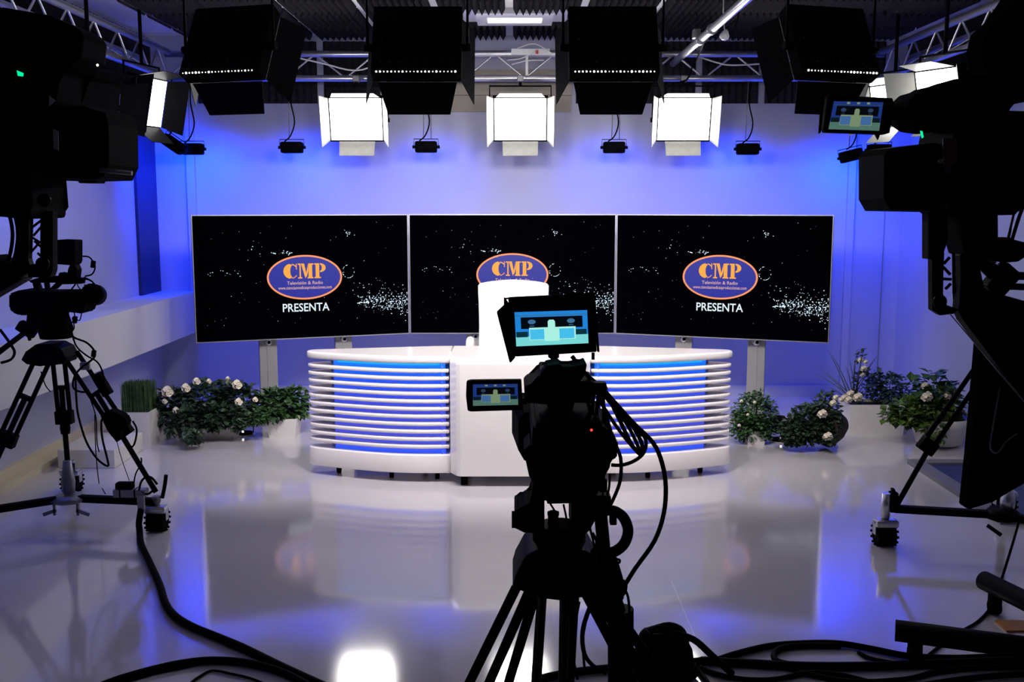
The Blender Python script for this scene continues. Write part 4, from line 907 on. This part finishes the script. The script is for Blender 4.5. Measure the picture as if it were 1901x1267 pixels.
m = MB(); m.px([(196, 765), (214, 756), (240, 768), (247, 784), (232, 794), (234, 812), (220, 808), (210, 795)], YL - .16, .08); bmesh.ops.bevel(m.bm, geom=list(m.bm.edges), offset=.008, segments=2, affect='EDGES'); m.build('box', BK, t)
MB().box(P(190, 714, YL - .12), (.045, .05, .12), Euler((0, R(-28), 0)), .006).build('adapter', BK, t)
o = MB().box(P(158, 680, YL - .12), (.05, .02, .04), bev=.008).build('zip_bag', M['grey']); tag(o, 'small grey tag tied high on the right leg of the left tripod', 'tag')
# power strip on the dolly arm
t = thing('power_strip', 'grey power strip with black adapter taped on the left dolly arm', 'power strip', P(243, 915, 5.03))
p = P(243, 915, 5.02); MB().box(p, (.165, .05, .04), bev=.004).build('body', M['stand'], t)
MB().box(P(232, 902, 5.02), (.085, .05, .035), bev=.008).build('adapter', BK, t)
for x in (226, 253): MB().box(P(x, 919, 5.02), (.006, .056, .065)).build('tie', BK, t)
MB().box(P(262, 934, 4.98), (.035, .02, .07), bev=.003).build('socket_box', M['stand'], t)
for L, r_ in (([(248, 902), (252, 880), (262, 862), (262, 850)], .004), ([(258, 912), (262, 895), (272, 886), (282, 888), (292, 900)], .006), ([(262, 912), (274, 918), (290, 906)], .006), ([(215, 812), (225, 850), (240, 893)], .002)):
    MB().tube([P(x, y, 5.0) for x, y in L], r_, n=6).build('cord', M['rubber'], t)
o = MB().tube([P(176, 770, 5.5), P(178, 840, 5.5), F(184, 898), F(190, 908), F(196, 918)], .003, n=6).build('thin_wire', M['rubber']); tag(o, 'thin black wire dropping to the floor behind the left dolly arm', 'wire')
# ================================================================== black camera rig at the upper left, near
YN = 2.8
colx = -1.78
t = thing('camera_rig_arm', 'black rig arm with perforated bracket entering at left', 'camera crane', (colx, YN, 0))
m = MB(); rz = lambda pts: pts
m.px([(84, 392), (107, 392), (107, 500), (103, 512), (96, 514), (62, 514), (60, 500), (66, 490), (84, 488)], YN - .01, .03); m.build('side_bracket', BM_, t)
m = MB()
for a, b_ in (((63, 395), (76, 402)), ((60, 422), (76, 410)), ((62, 438), (76, 422)), ((64, 448), (78, 460)), ((58, 468), (72, 452)), ((70, 470), (80, 480)), ((60, 398), (58, 470)), ((77, 398), (79, 475)), ((58, 440), (77, 452))):
    m.cyl(P(*a, YN), P(*b_, YN), .0034, n=6)
m.build('lattice_web', BM_, t)
pxc('bracket_rail', [(34, 380), (60, 388), (60, 480), (66, 500), (50, 512), (30, 520), (36, 470), (38, 440)], YN - .01, .025, BM_, t)
m = MB()
for x0, sw in ((0, 0), (10, 2)):
    m.tube([P(14 + x0, 385, YN), P(22 + x0, 420, YN), P(23 + x0, 445, YN), P(18 + x0, 475, YN), P(8 + x0, 500, YN), P(-8 + x0, 520, YN)], .0052, n=8)
m.build('curved_rail', BM_, t)
m = MB(); m.px([(-40, 520), (0, 488), (12, 470), (60, 505), (64, 516), (0, 553), (-40, 570)], YN - .04, .08); bmesh.ops.bevel(m.bm, geom=list(m.bm.edges), offset=.004, segments=2, affect='EDGES'); m.build('arm', BM_, t)
for x, y in ((83, 372), (80, 490)): MB().lathe([(.018, 0), (.018, .006), (.013, .009), (.006, .006)], P(x, y, YN - .06), (0, -1, 0), n=20).build('pivot_knob', BM_, t)
MB().cyl((colx, YN, .1), (colx, YN, P(0, 520, YN).z), .06).build('column', BM_, t)
m = MB(); m.cyl((colx, YN, P(0, 522, YN).z), P(-30, 535, YN), .035)
m.build('arm_extension', BM_, t); MB().lathe([(.32, 0), (.32, .03), (.07, .10)], (colx, YN, 0), n=24).build('base', BM_, t)
t = thing('studio_camera', 'large black studio camera with square lens hood at upper left', 'camera', P(70, 392, YN))
def bevpx(name, pts, Y, th, mt, root, bv=.008):
    m = MB(); m.px(pts, Y, th); bmesh.ops.bevel(m.bm, geom=list(m.bm.edges), offset=bv, segments=2, affect='EDGES', profile=.6); return m.build(name, mt, root)
bevpx('body', [(3, 230), (20, 212), (112, 206), (121, 240), (122, 385), (124, 396), (122, 405), (100, 405), (84, 402), (30, 398), (10, 380), (4, 300)], YN - .10, .22, BK, t)
hd2 = [(100, 214), (140, 200), (212, 206), (250, 218), (256, 240), (257, 312), (246, 336), (180, 338), (122, 336), (106, 320)]
m = MB(); q2 = [P(x, y, YN + .22) for x, y in hd2]; c0 = P(180, 272, YN + .22); q = [c_ + Vector(((c0.x - c_.x) * .06, -.20, (c0.z - c_.z) * .06)) for c_ in q2]; q3 = [p.lerp(Vector((c0.x, p.y, c0.z)), .06) for p in q2]; n_ = len(q)
A = [m.v(p) for p in q]; B = [m.v(p) for p in q2]; C2 = [m.v(p) for p in q3]
for i in range(n_): m.f([A[i], A[(i + 1) % n_], B[(i + 1) % n_], B[i]]); m.f([B[i], B[(i + 1) % n_], C2[(i + 1) % n_], C2[i]])
m.f(A[::-1]); m.f(C2); m.build('lens_hood', BK, t)
MB().px([(160, 336), (197, 336), (194, 341), (164, 341)], YN + .05, .06).build('hood_latch', BK, t)
m = MB(); m.cyl(P(185, 316, YN - .0), P(245, 322, YN - .0), .006); m.build('hood_rod', M['grey'], t)
m = MB(); m.lathe([(.05, 0), (.055, .02), (.05, .04)], P(135, 270, YN + .0), (0, 1, 0)); m.build('lens_ring', BM_, t)
bevpx('viewfinder', [(30, 42), (60, 34), (140, 48), (190, 70), (200, 84), (197, 120), (160, 150), (150, 205), (120, 215), (40, 220), (20, 205), (28, 120)], YN - .14, .16, BK, t)
MB().px([(99, 239), (109, 244), (109, 280), (100, 276)], YN - .106, .003).build('side_plate', M['grey'], t)
MB().px([(92, 178), (104, 187), (92, 197)], YN - .146, .003).build('arrow_mark', M['stand'], t)
MB().px([(32, 131), (44, 136), (43, 142), (34, 141)], YN - .146, .003).build('green_lamp', M['greenled'], t)
MB().ball(P(181, 121, YN - .146), .003, 8).build('white_lamp', M['ledhub'], t)
o = bevpx('cloth_cover', [(-40, 10), (20, 20), (34, 60), (26, 120), (22, 240), (12, 250), (3, 380), (-40, 390)], YN - .05, .12, M['cloth'], None); tag(o, 'black cloth covered gear at the far upper left edge', 'cover')
o = MB().tube([P(28, 40, YN), P(29, 60, YN), P(28, 95, YN)], .003, n=6).build('grey_wire', M['grey']); tag(o, 'thin grey cord hanging at the far upper left', 'cord')
# ================================================================== black camera rig at the right, near
YR = 3.0; cxr, cyr = 2.15, 3.3
t = thing('camera_rig_arm', 'black rig arm with perforated bracket under the right camera', 'camera crane', (cxr, cyr, 0))
m = MB(); m.px([(1722, 396), (1750, 396), (1752, 440), (1744, 470), (1743, 545), (1750, 565), (1772, 573), (1762, 581), (1738, 584), (1723, 574)], YR - .01, .03); m.build('side_bracket', BM_, t)
bevpx('clamp_plate', [(1711, 394), (1726, 394), (1726, 481), (1711, 480)], YR - .03, .05, BM_, t, .003)
bevpx('upper_block', [(1748, 392), (1818, 392), (1819, 458), (1811, 476), (1790, 480), (1760, 470), (1752, 440)], YR - .05, .12, BK, t, .005)
m = MB()
for a, b_ in (((1752, 490), (1763, 478)), ((1751, 496), (1764, 510)), ((1748, 518), (1766, 519)), ((1755, 537), (1765, 527)), ((1770, 470), (1771, 545)), ((1750, 470), (1747, 540))): m.cyl(P(*a, YR), P(*b_, YR), .0045, n=6)
m.build('lattice_web', BM_, t)
bevpx('bracket_rail', [(1770, 470), (1800, 474), (1806, 500), (1809, 535), (1822, 538), (1901, 560), (1990, 650), (1990, 860), (1842, 680), (1775, 592), (1766, 575), (1772, 540)], YR - .02, .05, BM_, t, .006)
m = MB(); m.cyl(P(1812, 474, YR + .02), P(1850, 512, YR + .02), .022); m.box(P(1858, 520, YR + .02), (.06, .06, .09), Euler((0, R(40), 0)), .006); m.build('elbow_tube', BM_, t)
m = MB(); m.cyl(P(1856, 511, YR), P(1980, 516, YR), .012); m.cyl(P(1868, 532, YR), P(1980, 536, YR), .010); m.build('side_bar', BM_, t)
MB().plate(P(1764, 582, YR - .052), P(1990, 848, YR - .052), P(1990, 852, YR - .052), P(1764, 585, YR - .052), .003).build('edge_trim', M['grey'], t)
for x, y in ((1742, 455), (1744, 560)): MB().lathe([(.020, 0), (.020, .006), (.012, .009)], P(x, y, YR - .034), (0, -1, 0), n=20).build('pivot_knob', BM_, t)
MB().cyl((cxr, cyr, .1), (cxr, cyr, 1.4), .07, n=20).build('column', BM_, t)
MB().cyl((cxr, cyr, 1.25), P(1975, 750, YR), .06).build('arm_extension', BM_, t)
e1, e2 = P(1662, 1171, 3.57), P(1826, 1078, 4.05)
for e in (e1, e2, Vector((2.9, 2.7, e1.z))):
    m = MB(); m.cyl(e, (cxr, cyr, e.z), .039, n=18); l = m.build('floor_leg', BM_, t)
    d = (Vector((cxr, cyr, e.z)) - e).normalized(); c_ = e + d * .07
    m = MB(); m.cyl((c_.x - .018, c_.y, .03), (c_.x + .018, c_.y, .03), .03); m.box((c_.x, c_.y, .062), (.04, .05, .04), bev=.006); m.build('caster', BK, l)
t = thing('studio_camera', 'large black studio camera with octagonal lens hood at right', 'camera', P(1790, 395, YR))
bevpx('body', [(1706, 262), (1712, 240), (1722, 215), (1830, 220), (1960, 250), (1960, 330), (1901, 342), (1888, 349), (1868, 356), (1861, 374), (1822, 386), (1815, 398), (1713, 400), (1700, 390), (1700, 300)], YR - .12, .24, BK, t)
hd3 = [(1594, 292), (1605, 280), (1650, 274), (1706, 268), (1750, 270), (1758, 392), (1700, 394), (1606, 392), (1594, 371)]
m = MB(); q2 = [P(x, y, YR + .2) for x, y in hd3]; c0 = P(1680, 332, YR + .2); q = [c_ + Vector(((c0.x - c_.x) * .04, -.20, (c0.z - c_.z) * .04)) for c_ in q2]; q3 = [p.lerp(Vector((c0.x, p.y, c0.z)), .06) for p in q2]; n_ = len(q)
A = [m.v(p) for p in q]; B = [m.v(p) for p in q2]; C2 = [m.v(p) for p in q3]
for i in range(n_): m.f([A[i], A[(i + 1) % n_], B[(i + 1) % n_], B[i]]); m.f([B[i], B[(i + 1) % n_], C2[(i + 1) % n_], C2[i]])
m.f(A[::-1]); m.f(C2); m.build('lens_hood', BK, t)
bevpx('viewfinder', [(1640, 215), (1650, 196), (1668, 178), (1700, 172), (1730, 158), (1760, 160), (1800, 145), (1822, 148), (1900, 110), (1900, 190), (1870, 196), (1835, 192), (1822, 225), (1760, 240), (1700, 250), (1670, 246), (1650, 232)], YR - .10, .16, BK, t)
bevpx('rear_hump', [(1822, 225), (1845, 226), (1875, 234), (1893, 250), (1960, 262), (1960, 300), (1820, 300)], YR - .10, .2, BK, t)
MB().px([(1708, 243), (1712, 244), (1714, 255), (1711, 257)], YR - .124, .003).build('green_lamp', M['greenled'], t)
MB().px([(1750, 257), (1776, 257), (1776, 300), (1758, 325), (1750, 300)], YR - .122, .002).build('red_patch', mat('dark red trim', (.02, .002, .008), .5), t)
tm = text_mesh('4K', .019, P(1714, 303, YR).x, P(1714, 303, YR).z, YR - .1235, M['stand'], t, 'resolution_badge')
t = thing('cloth_cover', 'black cloth covered gear at the far upper right edge', 'cover', P(1860, 60, YR))
bevpx('cover_body', [(1800, 150), (1792, 100), (1800, 66), (1826, 44), (1850, 20), (1880, -40), (1990, -40), (1990, 190), (1900, 190), (1860, 170)], YR + .05, .12, M['cloth'], t)
t = thing('small_monitor', 'small tilted monitor showing the studio at upper right', 'monitor', P(1600, 247, YR))
bevpx('casing', [(1531, 181), (1536, 178), (1650, 184), (1654, 196), (1645, 248), (1636, 251), (1526, 247), (1523, 240)], YR, .03, BK, t, .003)
picture(t, P(1548, 188, YR - .002), P(1640, 190, YR - .002), P(1632, 243, YR - .002), P(1538, 240, YR - .002), 'dim', True)
m = MB(); m.plate(P(1531, 180, YR), P(1524, 246, YR), P(1521, 248, YR - .04), P(1526, 178, YR - .04), .003); m.build('hood_side', M['cloth'], t)
MB().cyl(P(1638, 215, YR + .02), P(1672, 215, YR + .02), .012).build('monitor_arm', BM_, t)
MB().px([(1622, 248), (1632, 250), (1628, 260)], YR, .01).build('catch', BM_, t)
t = thing('ribbed_controller', 'black controller box with dark red edge on thin rods at the right edge', 'controller', P(1868, 485, YR))
bevpx('box', [(1838, 441), (1860, 441), (1864, 446), (1897, 450), (1895, 470), (1872, 484), (1850, 486), (1832, 484), (1830, 476), (1834, 455)], YR - .03, .06, BK, t, .003)
m = MB(); m.px([(1837, 440), (1860, 440), (1859, 446), (1838, 446)], YR - .034, .03); m.px([(1829, 478), (1835, 482), (1844, 488), (1832, 487)], YR - .034, .03)
for k in range(5): m.px([(1836 - k, 450 + 6 * k), (1840 - k, 450 + 6 * k), (1839 - k, 454 + 6 * k), (1835 - k, 454 + 6 * k)], YR - .034, .03)
m.build('red_edge', mat('dark red rubber', (.10, .005, .005), .5), t)
m = MB(); m.cyl(P(1876, 425, YR), P(1871, 448, YR), .004); m.tube([P(1885, 352, YR), P(1884, 385, YR), P(1878, 415, YR), P(1870, 448, YR)], .0035); m.tube([P(1910, 360, YR), P(1893, 400, YR), P(1878, 448, YR)], .0055); m.cyl(P(1862, 484, YR), P(1852, 512, YR), .006); m.cyl(P(1865, 484, YR), P(1866, 510, YR), .003); m.build('rod', BM_, t)
t = thing('hanging_flag', 'large black flag panel hanging under the right camera arm', 'panel', P(1840, 938, YR + .1))
Yf = YR + .10
m = MB(); m.px([(1808, 615), (1797, 760), (1779, 935), (1788, 938), (1830, 925), (1905, 880), (1985, 830), (1985, 600), (1850, 590)], Yf, .05); bmesh.ops.bevel(m.bm, geom=list(m.bm.edges), offset=.004, segments=1, affect='EDGES'); m.build('board', M['cloth'], t)
MB().tube([P(1856, 720, Yf - .01), P(1842, 800, Yf - .01), P(1838, 830, Yf - .012), P(1846, 841, Yf - .012), P(1855, 838, Yf - .01), P(1868, 820, Yf - .008), P(1888, 805, Yf - .005)], .0028, n=6).build('looped_cord', M['grey'], t)
# wheeled tripod at the right, further back
c3 = F(1641, 1012); c3 = Vector((c3.x, c3.y, 0)); z3 = .235; Y3 = c3.y
t = thing('dolly_tripod', 'black wheeled tripod leg and dolly arm at right', 'tripod', (P(1862, 948, Y3 - .1).x, Y3 - .1, 0))
hx = P(1862, 948, Y3 - .1)
caster(t, c3); MB().cyl(c3 + Vector((0, 0, .14)), c3 + Vector((.0, 0, .26)), .022).build('socket', M['alu'], t)
knee = P(1722, 828, Y3 + .05)
a = P(1660, 945, Y3)
dolly_arm(t, a, (hx.x, hx.y, a.z)); dolly_arm(t, (hx.x, hx.y, a.z), (hx.x + .45, hx.y - .45, a.z)); dolly_arm(t, (hx.x, hx.y, a.z), (hx.x + .30, hx.y + .6, a.z))
caster(t, Vector((hx.x + .45, hx.y - .45, 0))); caster(t, Vector((hx.x + .30, hx.y + .6, 0)))
m = MB(); m.lathe([(.07, -.02), (.09, 0), (.06, .03)], (hx.x, hx.y, a.z), n=8); m.box((hx.x - .06, hx.y - .05, a.z - .06), (.08, .012, .018), Euler((0, R(35), 0))); m.build('dolly_hub', BM_, t)
MB().lathe([(.03, 0), (.034, .05), (.02, .12)], (hx.x + .02, hx.y, a.z + .02)).build('leg_shoe', M['alu'], t)
knee2 = P(1800, 735, Y3 + .12); apex = P(1880, 600, Y3 + .2)
m = MB(); m.cyl(P(1664, 940, Y3), P(1725, 832, Y3 + .05), .013); d = (apex - knee).normalized(); sd = d.cross(Vector((0, 1, 0))).normalized() * .028
for s_ in (-1, 1): m.cyl(knee + sd * s_, apex + sd * s_, .012)
m.box(knee, (.085, .05, .07), Euler((0, R(35), 0)), .008); m.build('tripod_leg', BM_, t)
m = MB(); m.cyl((hx.x + .02, hx.y, a.z + .1), (apex.x + .05, hx.y + .05, apex.z), .016); m.build('tripod_leg', BM_, t)
MB().lathe([(.09, -.06), (.12, 0), (.09, .05)], apex + Vector((.05, 0, .02)), n=16).build('bowl_shoulder', BM_, t)
m = MB(); m.box(P(1658, 932, Y3), (.035, .05, .10), bev=.006); m.box(P(1659, 918, Y3 - .0), (.014, .03, .06), Euler((0, R(-12), 0)), .004); m.build('brake_lever', BM_, t)
# ================================================================== cables on the floor
def fl(pts, r): return [Vector(F(x, y, r)) for x, y in pts]
def floor_cable(name, label, pts, r, n=8):
    o = MB().tube(fl(pts, r + .001), r, n=n, sub=5).build(name, M['rubber']); return tag(o, label, 'cable')
p0 = P(262, 945, 4.98)
o = MB().tube([p0, P(258, 970, 4.96)] + fl([(259, 985), (262, 1010), (278, 1045), (296, 1085), (306, 1118), (322, 1142), (352, 1162), (400, 1182), (450, 1203), (505, 1230), (560, 1256), (640, 1292)], .017), .016, n=10, sub=5).build('floor_cable', M['rubber'])
tag(o, 'thick black cable snaking over the floor from the left dolly to the bottom edge', 'cable')
floor_cable('floor_cable', 'second thin cable hugging the thick one near the bottom edge', [(420, 1196), (470, 1218), (520, 1244), (575, 1274), (620, 1296)], .008)
floor_cable('floor_cable', 'black cable arching along the bottom edge at lower left, thickest', [(150, 1290), (215, 1264), (280, 1245), (340, 1232), (390, 1227), (440, 1229), (490, 1238), (540, 1256), (600, 1290)], .014, 10)
floor_cable('floor_cable', 'thinner black cable on top of the arching one at lower left', [(220, 1268), (290, 1248), (350, 1236), (375, 1231), (430, 1231), (480, 1234), (530, 1248), (590, 1276)], .008)
floor_cable('floor_cable', 'thin black wire crossing under the arch at lower left', [(350, 1272), (372, 1256), (395, 1246), (430, 1252), (470, 1262), (520, 1284)], .005)
r5 = random.Random(9)
coil = [([(1000, 1262), (1060, 1250), (1150, 1240), (1290, 1230), (1310, 1228), (1400, 1233), (1480, 1237), (1560, 1238), (1660, 1236), (1760, 1232), (1930, 1226)], .016, 'thick black cable lying straight along the bottom edge right of the centre tripod'),
        ([(1333, 1226), (1370, 1214), (1430, 1200), (1500, 1195), (1560, 1196), (1620, 1206), (1680, 1218), (1740, 1222), (1800, 1222), (1880, 1218), (1940, 1214)], .013, 'black cable forming the large open loop at lower right'),
        ([(1475, 1236), (1442, 1228), (1438, 1214), (1455, 1203), (1500, 1199), (1560, 1200)], .012, 'short curved black cable at the left end of the open loop'),
        ([(1594, 1212), (1612, 1222), (1650, 1230), (1700, 1236), (1760, 1240), (1840, 1238), (1940, 1232)], .008, 'thin black cable inside the open loop at lower right'),
        ([(1300, 1240), (1330, 1252), (1380, 1262), (1440, 1262), (1500, 1250), (1560, 1254), (1620, 1268), (1700, 1282)], .010, 'black cable winding along the bottom edge under the open loop'),
        ([(1290, 1236), (1310, 1262), (1330, 1290)], .008, 'short black cable running off the bottom edge beside the cable pile'),
        ([(1440, 1232), (1500, 1252), (1580, 1266), (1680, 1262), (1740, 1248), (1820, 1240), (1930, 1240)], .010, 'wavy black cable crossing the bottom edge at lower right'),
        ([(1700, 1275), (1790, 1262), (1860, 1255), (1940, 1250)], .012, 'black cable in the bottom right corner')]
for k, (pts, r_, lab) in enumerate(coil): floor_cable('floor_cable', lab, pts, r_)
o = MB().tube([P(1893, 965, 4.75), P(1880, 1010, 4.5)] + fl([(1862, 1068), (1850, 1100), (1838, 1130), (1815, 1155), (1780, 1175), (1745, 1200), (1725, 1216)], .006), .006, n=7).build('floor_cable', M['rubber']); tag(o, 'thin cable falling from the right dolly to the floor between the black legs', 'cable')
# pile of coiled cable beside the centre tripod
cp = F(1232, 1262); t = thing('cable_pile', 'black heap of coiled cable right of the centre tripod at the bottom', 'cable', (cp.x, cp.y, 0))
for k in range(9):
    zc_ = .02 + .018 * k; rr_ = .115 - .006 * k; a0 = r5.uniform(0, 6)
    MB().tube([Vector((cp.x + r5.uniform(-.006, .006) + rr_ * math.cos(a0 + i * .7), cp.y + .02 + rr_ * .8 * math.sin(a0 + i * .7), zc_ + .008 * math.sin(i * 1.7 + k))) for i in range(9)], .011, n=7, sub=3, closed=True).build('coil', M['rubber'], t)
MB().ball((cp.x, cp.y + .02, .05), .11, 14, (1, .8, 1.25)).build('inner_bundle', M['cloth'], t)
MB().tube([Vector((cp.x - .06, cp.y - .05, .12)), Vector((cp.x - .05, cp.y - .05, .20)), Vector((cp.x - .02, cp.y - .05, .215)), Vector((cp.x + .0, cp.y - .05, .18))], .005).build('loose_end', M['rubber'], t)
MB().tube([Vector((cp.x + .02, cp.y - .05, .19)), Vector((cp.x + .09, cp.y - .05, .17)), Vector((cp.x + .16, cp.y - .02, .10)), Vector((cp.x + .24, cp.y, .02))], .012).build('coil_end', M['rubber'], t)
